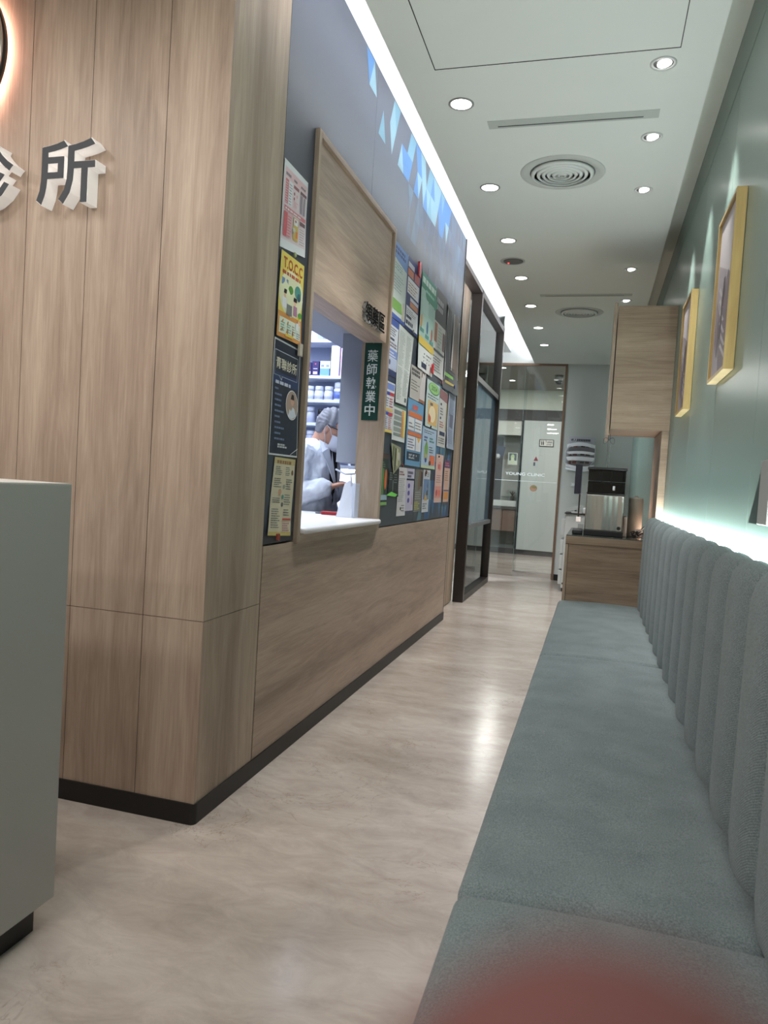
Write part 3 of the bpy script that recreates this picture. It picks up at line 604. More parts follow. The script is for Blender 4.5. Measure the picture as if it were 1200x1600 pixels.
# ================================================================== FACADE SIGN
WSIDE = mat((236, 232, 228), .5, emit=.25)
for ch, a, b, lab in (('所', -1.76, -1.545, 'raised dark character 所 with white sides on the oak facade'), ('診', -2.06, -1.850, 'raised dark character 診, cut by the left frame edge'),
                      ):
    t = thing('facade_character', lab, 'sign', (a, 1.99, 1.9), 'raised characters on the facade')
    M().text(ch, (a, 2.029, 1.897), (1, 0, 0), (0, 0, 1), b-a, .2, WSIDE, .048, .018).build('white_body', parent=t)
    M().text(ch, (a+.002, 1.9808, 1.899), (1, 0, 0), (0, 0, 1), b-a-.004, .196, mat((52, 54, 60), .6), .002, .013).build('dark_face', parent=t)
t = thing('round_sign', 'round black sign with a silver rim high on the facade', 'sign', (-2.19, 2.0, 2.42))
rc = (-2.175, 0, 2.41)
M().lathe([(.262, 2.004), (.262, 1.982)], (rc[0], 0, rc[2]), mat((24, 24, 26), .35), 96, 'Y').build('body', parent=t)
M().lathe([(.235, 2.0045), (.235, 2.010), (.255, 2.010), (.255, 2.0045)], (rc[0], 0, rc[2]), emitter('halo_led', (255, 232, 220), 5), 96, 'Y').build('halo_strip', parent=t)
M().lathe([(.246, 1.983), (.262, 1.982), (.262, 1.977), (.246, 1.975)], (rc[0], 0, rc[2]), STEEL, 96, 'Y').build('rim', parent=t)
M().lathe([(.236, 1.978), (.236, 1.976)], (rc[0], 0, rc[2]), mat((58, 58, 60), .8, bump=.6, bscale=500), 96, 'Y').build('dark_face', parent=t)

# ================================================================== RECEPTION DESK
t = thing('reception_desk', 'pale grey reception desk end at the left edge', 'desk', (-1.5, .9, 0))
DG = mat((166, 164, 159), .55, bump=.15, bscale=400)
M().box((-2.4, -.6, .075), (-1.158, 1.452, 1.047), DG, .0015).build('body', parent=t)
M().box((-2.4, -.6, 0), (-1.19, 1.425, .075), BLACK, .001).build('plinth', parent=t)
M().box((-2.4, -.6, 1.0472), (-1.159, 1.451, 1.049), mat((206, 204, 200), .4)).build('top', parent=t)

# ================================================================== BENCH
t = thing('upholstered_bench', 'long grey green upholstered bench with channelled backrest along the right wall', 'bench', (.1, 2.0, 0))
M().box((-.13, -1.6, 0), (.30, 4.58, .33), mat((60, 62, 62), .7)).build('base', parent=t)
ys = [-2.3, -.66, 1.18, 3.02, 4.585]
for k, (a, b) in enumerate(zip(ys, ys[1:])):
    if k == 0: a = -1.6
    m = M(); nx, ny = 14, 30; X0, X1 = -.172, .305; ZT = .45; R = .028
    def sec(u):  # closed profile of the cushion across X
        return u
    prof = []
    for q in range(7): an = PI*.5+PI*.5*(1-q/6) ; prof.append((X0+R+R*math.cos(an), ZT-R+R*math.sin(an)))
    for q in range(1, 11): prof.append((X0+R+(X1-X0-R)*q/10, ZT+.006*math.sin(PI*q/10)))
    prof = [(X0+.004, .33), (X0, .35)]+prof+[(X1, .33)]
    rows = []; n = 28; i = m.mi(FAB)
    for j in range(n+1):
        f = j/n; y = a+(b-a)*(.5-.5*math.cos(PI*f)); e = min(y-a, b-y)
        dz = -.030*max(0, 1-e/.026)**2.2; dx = .006*max(0, 1-e/.022)**2
        wob = .0015*math.sin(7*y+1)+.001*math.sin(17*y)
        rows.append([m.bm.verts.new((x+dx*(1 if x < 0 else 0), y, z+(dz+wob if z > .4 else 0))) for x, z in prof])
    for r0, r1 in zip(rows, rows[1:]):
        for q in range(len(prof)-1):
            f = m.bm.faces.new((r0[q], r0[q+1], r1[q+1], r1[q])); f.material_index = i; f.smooth = True
    for r in (rows[0], rows[-1]): m.bm.faces.new(r).material_index = i
    f = m.bm.faces.new([rows[0][0], rows[0][-1], rows[-1][-1], rows[-1][0]])
    m.build('seat_cushion', parent=t)
path = [(.345, .425), (.318, .427), (.300, .436), (.291, .455), (.288, .49), (.288, .6), (.289, .7), (.290, .8), (.291, .88), (.293, .925), (.299, .952), (.310, .971), (.325, .980), (.342, .980), (.352, .972), (.354, .93)]
ch0 = []
Wc = .234; yc = 4.585
first = None
while yc > -1.4:
    if first is None:
        m = M(); nt_ = 12; rows = []; i = m.mi(FAB)
        for k, (x, z) in enumerate(path):
            p0 = Vector(path[max(k-1, 0)]); p1 = Vector(path[min(k+1, len(path)-1)]); d = (p1-p0).normalized(); nrm = Vector((-d.y, d.x))
            row = []
            for j in range(nt_+1):
                s_ = 2*j/nt_-1; bl = .046*(math.sqrt(max(0, 1-abs(s_)**2.2))-.72)*(1, 1, 1, 1, 1, 1, 1, 1, 1, 1, .9, .6, .3, .15, .1, .1)[k]
                row.append(m.bm.verts.new((x+nrm.x*bl, yc-Wc+Wc*(j/nt_), z+nrm.y*bl)))
            rows.append(row)
        for r0, r1 in zip(rows, rows[1:]):
            for j in range(nt_):
                f = m.bm.faces.new((r0[j], r1[j], r1[j+1], r0[j+1])); f.material_index = i; f.smooth = True
        first = m.build('backrest_channel', parent=t)
    else:
        c = first.copy(); COL.objects.link(c); c.parent = t; c.location = Vector(first.location)+Vector((0, yc-4.585, 0))
    yc -= Wc
M().box((.31, -1.6, .40), (.352, 4.585, .955), mat((70, 80, 78), .9)).build('backrest_board', parent=t)
t = thing('ledge_light', 'glowing light strip in the gap between backrest and green wall', 'light', (.37, 2, .96))
M().box((.3575, -1.6, .93), (XR, 4.59, .965), mat((190, 196, 194), .4)).build('channel', parent=t)
M().box((.3585, -1.6, .965), (.376, 4.59, .969), LED).build('diffuser', parent=t)

# ================================================================== CEILING FITTINGS
rows_y = [3.04, 3.90, 4.74, 5.58, 6.43, 7.29, 8.15]
ordn = ['nearest', 'second', 'third', 'fourth', 'fifth', 'sixth', 'farthest']
dl = None
for k, y in enumerate(rows_y):
    lab = 'round white downlight, %s of the left ceiling row' % ordn[k]
    if dl is None:
        dl = thing('downlight', lab, 'light', (-.637, y, 2.65), 'downlights in the left ceiling row')
        M().lathe([(.052, 2.6505), (.052, 2.6475), (.043, 2.6465), (.041, 2.651)], (-.637, y, 0), mat((140, 140, 138), .5), 40).build('trim_ring', parent=dl)
        M().lathe([(.042, 2.6505), (.042, 2.6478)], (-.637, y, 0), DISC, 40).build('lamp_face', parent=dl)
    else: dup(dl, (0, y-rows_y[0], 0), lab)
    light('SPOT', (-.637, y, 2.64), P_DOWN, (1, .985, .96), name='downlight_lamp', spot=1.75, blend=.7, soft=.04)
sp_y = [2.87, 3.44, 4.02, 5.41, 6.27, 7.15, 8.03]  # last two are added, hidden behind the wall cabinet, to brighten the far end
sp = None
for k, y in enumerate(sp_y):
    lab = 'tilted wall washer spot, %s of the right ceiling row' % ordn[k]
    if sp is None:
        sp = thing('wall_washer', lab, 'light', (.125, y, 2.65), 'tilted spots in the right ceiling row')
        M().lathe([(.046, 2.6505), (.046, 2.6475), (.036, 2.6465), (.034, 2.651)], (.125, y, 0), mat((190, 192, 190), .4), 40).build('trim_ring', parent=sp)
        M().lathe([(.034, 2.6502), (.034, 2.649)], (.125, y, 0), mat((60, 60, 60), .5), 40).build('recess', parent=sp)
        m = M(); m.ball((.131, y-.002, 2.651), (.028, .027, .012), DISC, Matrix.Rotation(-.25, 4, 'Y')); m.build('lamp_face', parent=sp)
    else: dup(sp, (0, y-sp_y[0], 0), lab)
    d = Vector((.13 if y < 6.5 else -.1, 0, -.62)).normalized()
    light('SPOT', (.19, y, 2.63), P_WALL if y < 6.5 else P_WALL*.9, (1, .98, .95), rot=d.to_track_quat('-Z', 'Y').to_euler(), name='washer_lamp', spot=.78 if y < 6.5 else 1.6, blend=.7, soft=.018)
for k, (x0, x1, y, lab) in enumerate(((-.554, .140, 3.235, 'long grey slot vent near the access hatch'), (-.535, .165, 6.09, 'long grey slot vent beyond the first round vent'))):
    t = thing('slot_vent', lab, 'vent', (x0, y, 2.65), 'slot vents in the ceiling')
    M().box((x0, y-.035, 2.648), (x1, y+.035, 2.655), mat((172, 177, 171), .7), .001).build('frame', parent=t)
    M().box((x0+.04, y+.012, 2.6472), (x1-.06, y+.02, 2.6482), mat((70, 72, 70), .6)).build('slot', parent=t)
for x, y, R_, lab in ((-.265, 3.765, .15, 'large round ring vent in the ceiling, nearer of two'), (-.245, 6.67, .15, 'round ring vent farther along the ceiling')):
    t = thing('round_vent', lab, 'vent', (x, y, 2.65), 'round ceiling vents')
    VC = mat((206, 210, 206), .5)
    M().lathe([(R_*1.35, 2.6505), (R_*1.33, 2.6475), (R_*1.05, 2.647), (R_*1.04, 2.651)], (x, y, 0), mat((182, 186, 180), .6), 64).build('plate', parent=t)
    M().lathe([(R_*1.04, 2.6506), (R_*1.04, 2.6485)], (x, y, 0), mat((92, 94, 92), .8), 48).build('backing', parent=t)
    for k, r in enumerate((1.0, .82, .66, .5, .34, .18)):
        rr = R_*r
        M().lathe([(rr, 2.648), (rr, 2.640), (rr-.004, 2.636), (rr-.016, 2.632+.0), (rr-.017, 2.634), (rr-.006, 2.648)], (x, y, 0), VC, 56).build('ring', parent=t)
t = thing('ceiling_speaker', 'round dark grey detector plate with a red lamp', 'detector', (-.655, 5.17, 2.65))
M().lathe([(.085, 2.6505), (.084, 2.6475), (.075, 2.647)], (-.655, 5.17, 0), mat((170, 172, 168), .6), 48).build('ring', parent=t)
M().lathe([(.068, 2.649), (.066, 2.6445), (.05, 2.644)], (-.65, 5.165, 0), mat((96, 96, 94), .7), 40).build('plate', parent=t)
M().ball((-.685, 5.19, 2.643), .006, emitter('red_led', (230, 60, 60), 3)).build('red_lamp', parent=t)
# cove strip
t = thing('cove_light', 'continuous light strip in the ceiling slot above the blue wall', 'light', (-.82, 5, 2.73))
M().box((-.825, 1.97, 2.721), (-.802, 9.33, 2.727), mat((200, 200, 200), .5)).build('channel', parent=t)
M().box((-.822, 1.97, 2.727), (-.806, 9.33, 2.731), emitter('cove_led', (246, 248, 255), 125)).build('diffuser', parent=t)

# ================================================================== GLAZED SCREEN (left) and END GLASS
wn = D.objects.new('window_2', None); COL.objects.link(wn); wn.location = (-1.17, 7.7, 0); wn['kind'] = 'structure'
ya, yb, zt = 6.905, 8.63, 2.92
m = M()
m.box((-1.227, ya, 0), (-1.129, ya+.05, zt), BROWNBLK, .001)                       # near post
m.box((-1.227, YE, zt-.04), (-1.129, ya+.05, zt), BROWNBLK)                         # head over the oak strip
m.box((-1.24, ya+.05, zt-.055), (-1.129, yb, zt), BROWNBLK).box((-1.227, yb-.055, 0), (-1.129, yb, zt), BROWNBLK, .001)
m.box((-1.227, ya+.05, 0), (-1.129, yb-.055, .06), BROWNBLK)
m.box((-1.20, ya+.05, 2.10), (-1.14, yb-.055, 2.15), BROWNBLK).box((-1.2, ya+.05, .69), (-1.14, yb-.055, .73), mat((96, 96, 96), .4))
m.box((-1.131, ya+.052, 0), (-1.1275, ya+.056, zt), STEEL)
m.build('frame', parent=wn)
M().box((-1.182, ya+.05, .05), (-1.174, yb-.05, zt-.04), GLASS).build('pane', parent=wn)
M().box((-1.1735, ya+.05, .73), (-1.1725, yb-.055, 2.1), FROST_BLUE).build('film', parent=wn)
dr = D.objects.new('door_1', None); COL.objects.link(dr); dr.location = (-.7, 9.4, 0); dr['kind'] = 'structure'
BRZ = mat((118, 92, 74), .4)
m = M(); m.box((-1.95, 9.39, 2.63), (-.43, 9.45, 2.66), BRZ, .001).box((-.458, 9.39, 0), (-.43, 9.45, 2.63), BRZ, .001); m.build('frame', parent=dr)
M().box((-.935, 9.415, .07), (-.46, 9.427, 2.63), GLASS).box((-.9365, 9.414, .07), (-.935, 9.428, 2.63), mat((150, 176, 170), .2)).build('glass_leaf', parent=dr)
M().box((-1.95, 9.43, .01), (-.90, 9.442, 2.63), GLASS).build('fixed_pane', parent=dr)
M().box((-.935, 9.405, .012), (-.46, 9.437, .075), CHROME, .002).build('bottom_rail', parent=dr)
m = M(); LT = mat((244, 248, 248), .6)
m.text('YOUNG CLINIC', (-1.105, 9.4138, 1.270), (1, 0, 0), (0, 0, 1), .485, .036, LT, .0006, .004)
m.build('lettering', parent=dr)
M().box((-1.25, 9.4290, 1.20), (-.94, 9.4295, 1.204), LT).build('line_film', parent=dr); M().box((-.93, 9.4142, 1.20), (-.47, 9.4146, 1.203), LT).build('line_film', parent=dr)
# stickers on the glass
def sticker(c, rx, rz, rgb, label, deco=()):
    m = M(); m.lathe([(1, 0), (1, .0008)], (0, 0, 0), mat(rgb, .6), 28, 'Y')
    for v in m.bm.verts: v.co = Vector((c[0]+v.co.x*rx, c[1]+v.co.y, c[2]+v.co.z*rz))
    for k, (dx, dz, ax, az, cc) in enumerate(deco):
        m.face([(c[0]+dx*rx+ax*rx*math.cos(2*PI*j/16), c[1]-.0005-.0002*k, c[2]+dz*rz+az*rz*math.sin(2*PI*j/16)) for j in range(16)], mat(cc, .6))
    m.build('glass_sticker', **T(label, 'sticker'))
sticker((-.745, 9.4125, 1.12), .045, .04, (150, 120, 90), 'round brown face sticker low on the glass door', ((0, -.3, .6, .5, (176, 130, 110)), (.2, .3, .7, .25, (110, 120, 70)), (-.25, -.2, .1, .1, (40, 30, 30)), (.25, -.2, .1, .1, (40, 30, 30))))

# toilet hall fittings
M().box((-1.225, 12.64, .085), (-.1, 12.68, 2.25), FROST_DOOR, .002).build('sliding_door', **T('pale green frosted sliding door of the toilet', 'door'))
t = thing('toilet_sign', 'small black framed Toilet sign on the frosted door', 'sign', (-.84, 12.63, 1.88))
M().box((-.955, 12.628, 1.825), (-.72, 12.639, 1.945), BLACK, .002).build('frame', parent=t)
m = M(); m.box((-.943, 12.6265, 1.836), (-.732, 12.628, 1.934), mat((206, 206, 200), .5)); m.text('Toilet', (-.862, 12.626, 1.885), (1, 0, 0), (0, 0, 1), .12, .04, BLACK, .0006, .01)
m.text('洗手間', (-.84, 12.626, 1.848), (1, 0, 0), (0, 0, 1), .08, .024, BLACK, .0006, .01)
m.lathe([(.008, 0), (.008, .001)], (-.915, 12.6255, 1.92), BLACK, 12, 'Y').box((-.923, 12.6255, 1.85), (-.907, 12.6262, 1.908), BLACK).lathe([(.008, 0), (.008, .001)], (-.888, 12.6255, 1.92), BLACK, 12, 'Y').box((-.896, 12.6255, 1.85), (-.88, 12.6262, 1.908), BLACK)
m.build('plate', parent=t)
m = M(); m.prism([(-1.03, 12.638, 1.585), (-.955, 12.638, 1.585), (-.992, 12.638, 1.66)], (0, -.002, 0), mat((130, 44, 56), .6)).box((-1.045, 12.637, 1.48), (-.955, 12.6385, 1.58), mat((176, 184, 184), .6)).box((-1.03, 12.6362, 1.50), (-1.0, 12.637, 1.56), mat((70, 76, 84), .6))
m.build('small_notice', **T('small notice with a dark red triangle on the frosted door', 'notice'))
t = thing('vanity', 'brown two door vanity cabinet in the toilet hall', 'cabinet', (-1.5, 12.8, 0))
VW = mat((112, 92, 80), .5)
M().box((-1.88, 12.74, .37), (-1.275, 13.25, .74), VW, .002).build('body', parent=t)
M().box((-1.875, 12.722, .375), (-1.50, 12.739, .735), VW, .002).build('door', parent=t)
M().box((-1.495, 12.722, .375), (-1.28, 12.739, .735), VW, .002).build('door', parent=t)
M().box((-1.9, 12.70, .74), (-1.27, 13.28, .785), mat((70, 66, 62), .4), .002).build('worktop', parent=t)
m = M(); m.box((-1.70, 12.74, .786), (-1.275, 13.15, .89), mat((196, 200, 196), .25), .012, 3); m.build('wash_basin', **T('white rectangular wash basin on the vanity worktop', 'basin'))
m = M(); m.box((-1.62, 13.285, .95), (-1.275, 13.295, 2.0), mat((186, 188, 180), .35), .002).box((-1.9, 13.285, .8), (-1.62, 13.298, 2.0), mat((56, 48, 44), .5)); m.build('mirror_panel', **T('pale panel with a dark side strip behind the basin', 'panel'))
t = thing('soap_dispenser', 'white pump bottle beside the wash basin', 'bottle', (-1.72, 12.75, .786))
M().lathe([(.028, .786), (.03, .8), (.03, .9), (.012, .92)], (-1.735, 12.77, 0), mat((206, 210, 208), .4), 20).build('bottle', parent=t)
M().lathe([(.008, .92), (.008, .95), (.02, .952), (.02, .962)], (-1.735, 12.77, 0), WHITE, 16).box((-1.735, 12.762, .953), (-1.69, 12.778, .965), WHITE, .003).build('pump', parent=t)
t = thing('potted_plant', 'little dried plant in a grey pot behind the basin', 'plant', (-1.40, 13.18, .9))
M().lathe([(.025, .89), (.03, .97), (.026, .97)], (-1.40, 13.18, 0), mat((110, 106, 100), .6), 16).build('pot', parent=t)
m = M(); random.seed(5)
for k in range(12):
    a = random.uniform(0, 2*PI); l = random.uniform(.04, .09)
    m.tube([(-1.40, 13.18, .965), (-1.40+math.cos(a)*l*.3, 13.18+math.sin(a)*l*.2, .97+l*.6), (-1.40+math.cos(a)*l*.7, 13.18+math.sin(a)*l*.5, .97+l)], [.004, .006, .002], mat((96, 76, 58), .8), 6)
m.build('foliage', parent=t)
m = M(); m.prism([(-1.67, 12.66, 1.82), (-1.51, 12.66, 1.79), (-1.54, 12.66, 1.62), (-1.7, 12.66, 1.64)], (0, .006, 0), mat((44, 52, 72), .7)); m.lathe([(.001, 0), (.045, .001)], (-1.635, 12.655, 1.63), mat((200, 204, 206), .7), 20, 'Y')
m.tube([(-1.78, 12.695, 2.02), (-1.75, 12.68, 1.92), (-1.67, 12.66, 1.82)], .002, WHITE, 6); m.build('hanging_card', **T('dark blue hanging card with a white cap shape', 'card'))
m = M(); m.box((-1.455, 12.65, 1.50), (-1.30, 12.656, 1.70), mat((196, 206, 196), .6)).box((-1.44, 12.6485, 1.57), (-1.315, 12.65, 1.69), mat((92, 104, 112), .6)); m.face([(-1.38+.032*math.cos(k*PI/10), 12.648, 1.63+.045*math.sin(k*PI/10)) for k in range(20)], mat((176, 196, 150), .6))
m.face([(-1.42, 12.6478, 1.51), (-1.33, 12.6478, 1.51), (-1.36, 12.6478, 1.62), (-1.40, 12.6478, 1.62)], mat((196, 206, 180), .6)); m.build('small_poster', **T('little pale green picture between dark card and frosted door', 'poster'))
t = thing('dome_camera', 'grey dome camera under the ceiling beyond the glass', 'camera', (-.62, 10.6, 2.6))
M().lathe([(.06, 2.76), (.06, 2.70), (.055, 2.68)], (-.62, 11.0, 0), mat((120, 122, 120), .5), 24).build('housing', parent=t)
M().lathe([(.05, 2.68), (.045, 2.65), (.03, 2.63), (.005, 2.625)], (-.62, 11.0, 0), mat((36, 38, 42), .2), 24).build('dome', parent=t)
hl = None
for k, (x, y) in enumerate(((-1.35, 10.4), (-1.35, 11.6), (-.2, 10.5), (-.2, 11.5))):
    lab = 'downlight beyond the glass, ' + ['nearer on the left', 'farther on the left', 'nearer on the right', 'farther on the right'][k]
    if hl is None:
        hl = thing('hall_downlight', lab, 'light', (x, y, 2.76), 'downlights beyond the glass')
        M().lathe([(.052, 2.761), (.052, 2.757), (.043, 2.756), (.041, 2.761)], (x, y, 0), mat((140, 140, 138), .5), 30).build('trim_ring', parent=hl)
        M().lathe([(.042, 2.7605), (.042, 2.7575)], (x, y, 0), DISC, 30).build('lamp_face', parent=hl)
    else: dup(hl, (x+1.35, y-10.4, 0), lab)
    light('AREA', (x, y, 2.752), 13, (1, .98, .94), .08, name='hall_lamp')
light('AREA', (-2.2, 7.7, 2.78), 110, (.86, .95, 1), .6, .6, name='room_lamp')

# ================================================================== END WALL ITEMS
t = thing('visitor_notice', 'white notice with red numbers on the end wall', 'notice', (-.2, 9.4, 1.39))
m = M(); m.box((-.356, 9.392, 1.392), (-.05, 9.3995, 1.78), mat((186, 184, 196), .5)); TX = mat((40, 40, 46), .6); RDm = mat((150, 40, 50), .6)
m.text('老人', (-.335, 9.3915, 1.722), (1, 0, 0), (0, 0, 1), .075, .032, TX, .0004, .02)
for u in (.45, .55, .65, .75, .85, .95, 1.05, 1.15): m.box((-.35+u*.2, 9.391, 1.724), (-.335+u*.2, 9.392, 1.752), TX)
for n_, z in (('3', 1.645), ('2', 1.545), ('1', 1.445)):
    m.text(n_, (-.34, 9.3915, z), (1, 0, 0), (0, 0, 1), .028, .052, RDm, .0004, .02)
    m.box((-.30, 9.391, z+.006), (-.25, 9.392, z+.04), RDm).box((-.21, 9.391, z+.01), (-.16, 9.392, z+.036), TX).box((-.15, 9.391, z+.01), (-.10, 9.392, z+.036), TX)
m.build('sheet', parent=t)
t = thing('clear_bag', 'clear crumpled plastic bag hanging over the notice', 'bag', (-.2, 9.38, 1.4))
BAGW = mat((246, 246, 252), .4)
for z, sg, th in ((1.66, .03, .016), (1.575, .014, .012), (1.505, .01, .018), (1.43, -.03, .013), (1.39, -.02, .010)):
    n = 16; m = M(); th *= 1.35
    for k in range(n):
        x0, x1 = -.375+.335*k/n, -.375+.335*(k+1)/n
        f0, f1 = math.sin(PI*k/n), math.sin(PI*(k+1)/n)
        m.face([(x0, 9.378-.012*f0, z+sg*f0-th), (x1, 9.378-.012*f1, z+sg*f1-th), (x1, 9.374-.012*f1, z+sg*f1+th), (x0, 9.374-.012*f0, z+sg*f0+th)], BAGW, True)
    m.build('wrinkle', parent=t)
m = M(); BAGC = glass('bag_clear', (232, 234, 240), 1.3)
pts = [(-.35, 1.66), (-.26, 1.70), (-.15, 1.70), (-.04, 1.64), (-.04, 1.50), (-.10, 1.42), (-.16, 1.37), (-.28, 1.37), (-.385, 1.45), (-.385, 1.60)]
m.face([(x, 9.375, z) for x, z in pts], BAGC); m.tube([(x, 9.374, z) for x, z in pts+[pts[0]]], .004, mat((226, 226, 236), .4), 6); m.build('sleeve', parent=t)
t = thing('wall_switch', 'white switch plate on the end wall under the notice', 'switch', (-.25, 9.4, 1.19))
M().box((-.30, 9.39, 1.165), (-.195, 9.4, 1.225), mat((196, 198, 196), .4), .003).build('plate', parent=t)
M().box((-.285, 9.387, 1.18), (-.21, 9.391, 1.21), WHITE, .002).build('rocker', parent=t)

# ================================================================== CABINETS AT THE BENCH END
t = thing('base_cabinet', 'oak base cabinet at the far end of the bench', 'cabinet', (.1, 4.9, 0))
M().box((-.132, 4.594, .05), (XR-.002, 5.55, .828), WX, .001).build('body', parent=t)
M().box((-.152, 4.594, .06), (-.134, 5.07, .790), WV2, .001).build('door', parent=t)
M().box((-.152, 5.075, .06), (-.134, 5.55, .790), WV2, .001).build('door', parent=t)
M().prism([(-.1345, 4.60, .56), (-.1345, 4.60, .53), (-.16, 4.60, .545)], (0, .05, 0), BLACK).build('handle', parent=t)
M().box((-.152, 4.590, .792), (XR-.002, 5.56, .838), WX, .001).build('top', parent=t)
M().box((-.13, 4.6, 0), (.3, 5.5, .05), BLACK).build('plinth', parent=t)
M().box((-.150, 4.592, .8385), (XR-.002, 5.555, .844), mat((74, 80, 78), .12), .001).build('glass_top', parent=t)
t = thing('wall_cabinet', 'tall oak wall cabinet above the dispenser', 'cabinet', (.2, 4.9, 1.5))
m = M(); m.box((.056, 4.594, 1.487), (XR-.001, 4.612, 2.205), WX).box((.056, 4.612, 1.49), (XR-.001, 5.13, 2.205), WX).box((.056, 5.13, 1.487), (XR-.001, 5.15, 2.205), WX)
m.build('body', parent=t)
M().box((.033, 4.594, 1.452), (.051, 4.87, 2.222), WV2, .001).build('door', parent=t)
M().box((.033, 4.874, 1.452), (.051, 5.15, 2.222), WV2, .001).build('door', parent=t)
M().box((.344, 4.594, .845), (XR-.001, 5.15, 1.486), WX, .001).build('side_panel', **T('narrow oak upright between worktop and wall cabinet', 'panel'))
t = thing('cabinet_fill', 'slim added light strip low behind the dispenser', 'light', (.33, 4.9, .85))  # added strip, kept out of sight, lights the oak upright and cabinet underside
M().box((.325, 4.66, .846), (.343, 5.1, .856), WHITE).build('channel', parent=t)
M().box((.328, 4.67, .856), (.340, 5.09, .859), emitter('cabinet_fill_led', (255, 226, 208), 40)).build('diffuser', parent=t)
t = thing('worktop_fill', 'added light strip hidden on the oak worktop behind the dispenser', 'light', (.15, 5.4, .845))  # second added strip, hidden by the dispenser, brightens the cabinet underside
M().box((0, 5.06, .8445), (.165, 5.10, .856), WHITE).build('channel', parent=t)
M().box((.005, 5.065, .856), (.16, 5.095, .859), emitter('worktop_fill_led', (255, 230, 214), 110)).build('diffuser', parent=t)
# cords with bow
t = thing('bow_string', 'thin grey double cord with a bow under the wall cabinet', 'string', (.05, 4.65, 1.46))
CC = mat((96, 100, 98), .6)
M().tube([(.050, 4.64, 1.46), (.052, 4.64, 1.36), (.046, 4.70, 1.262)], .0016, CC, 6).build('strand', parent=t)
M().tube([(.060, 4.64, 1.46), (.064, 4.64, 1.36), (.060, 4.70, 1.262)], .0016, CC, 6).build('strand', parent=t)
M().tube([(.056+.032*math.sin(a)*(1 if a < PI else 1), 4.638, 1.425+.018*math.sin(2*a)-.01*abs(math.sin(a))) for a in [k*2*PI/28 for k in range(29)]], .0016, CC, 6).build('bow', parent=t)

# dispenser
ST2 = mat((196, 194, 190), .25, 1.0, key='wavy_steel'); nt_s = ST2.node_tree
w_ = nt_s.nodes.new('ShaderNodeTexNoise'); w_.inputs['Scale'].default_value = 1; w_.inputs['Detail'].default_value = 1
mp_ = nt_s.nodes.new('ShaderNodeMapping'); mp_.inputs['Scale'].default_value = (16, 16, 1.5); tc_ = nt_s.nodes.new('ShaderNodeTexCoord')
b_ = nt_s.nodes.new('ShaderNodeBump'); b_.inputs['Strength'].default_value = 1; b_.inputs['Distance'].default_value = .012
nt_s.links.new(tc_.outputs['Object'], mp_.inputs[0]); nt_s.links.new(mp_.outputs[0], w_.inputs['Vector']); nt_s.links.new(w_.outputs['Fac'], b_.inputs['Height']); nt_s.links.new(b_.outputs[0], bs(ST2).inputs['Normal'])
t = thing('dispenser', 'stainless steel dispenser with a smoked lid on the base cabinet', 'appliance', (.06, 4.86, .845))
m = M(); m.box((-.052, 4.71, .874), (.172, 5.0, 1.098), ST2, .008, 3); m.build('steel_body', parent=t)
M().box((-.055, 4.706, .8445), (.176, 5.004, .876), mat((30, 30, 34), .4), .003).build('base', parent=t)
m = M(); m.box((-.048, 4.712, 1.105), (.170, 4.99, 1.176), SMOKE, .003).box((-.048, 4.712, 1.178), (.170, 4.99, 1.246), SMOKE, .003); m.build('smoked_cover', parent=t)
m = M(); m.box((-.02, 4.76, 1.10), (.15, 4.98, 1.165), mat((58, 60, 72), .5), .004).box((.03, 4.76, 1.166), (.034, 4.98, 1.24), mat((150, 150, 150), .4)).box((.088, 4.76, 1.166), (.092, 4.98, 1.24), mat((150, 150, 150), .4)); m.build('inner_tray', parent=t)
M().box((-.054, 4.706, 1.246), (.176, 5.0, 1.262), mat((22, 22, 24), .35), .003).build('lid', parent=t)
M().box((-.052, 4.708, 1.098), (.174, 4.995, 1.106), mat((22, 22, 24), .35), .001).build('collar', parent=t)
M().lathe([(.011, 4.703), (.011, 4.712)], (.148, 0, .898), BLACK, 20, 'Y').build('badge', parent=t)
M().box((.098, 4.709, 1.125), (.112, 4.713, 1.152), mat((196, 198, 202), .4), .002).build('latch', parent=t)
m = M(); m.box((-.122, 4.70, .8445), (-.06, 4.85, .872), mat((22, 22, 26), .4), .006, 3); m.build('power_adapter', **T('black box lying left of the steel dispenser', 'adapter'))
t = thing('canister', 'beige cylindrical canister with a white knob beside the oak upright', 'canister', (.25, 4.9, .845))
M().lathe([(.04, .8445), (.043, .85), (.043, 1.078), (.040, 1.083)], (.248, 4.9, 0), mat((150, 142, 130), .6), 36).build('body', parent=t)
M().lathe([(.041, 1.083), (.038, 1.089), (.012, 1.091), (.012, 1.098), (.008, 1.1)], (.248, 4.9, 0), mat((196, 190, 180), .5), 30).build('lid', parent=t)
m = M(); random.seed(11); pts = []
for k in range(60):
    a = k*.62; pts.append((.262+.05*math.cos(a)*(.6+.4*math.sin(k*.37)), 4.72+.045*math.sin(a*1.07), .852+.018*(1+math.sin(k*.9))))
m.tube(pts, .0042, mat((20, 20, 22), .4), 7); m.tube([(.30, 4.72, .86), (.325, 4.73, .90), (.31, 4.74, .93), (.26, 4.76, .88)], .0042, mat((20, 20, 22), .4), 7)
m.build('cable_tangle', **T('tangle of black power cable at the canister foot', 'cable'))
m = M(); m.box((.245, 4.70, .884), (.285, 4.715, .902), mat((206, 196, 190), .5), .003, mw=None); m.build('cable_tag', **T('pale plastic clip on the black cable tangle', 'clip'))
m = M(); m.box((.180, 4.86, .8445), (.20, 4.98, .97), mat((206, 206, 206), .4), .004); m.build('paper_cups', **T('white narrow carton between dispenser and canister', 'carton'))

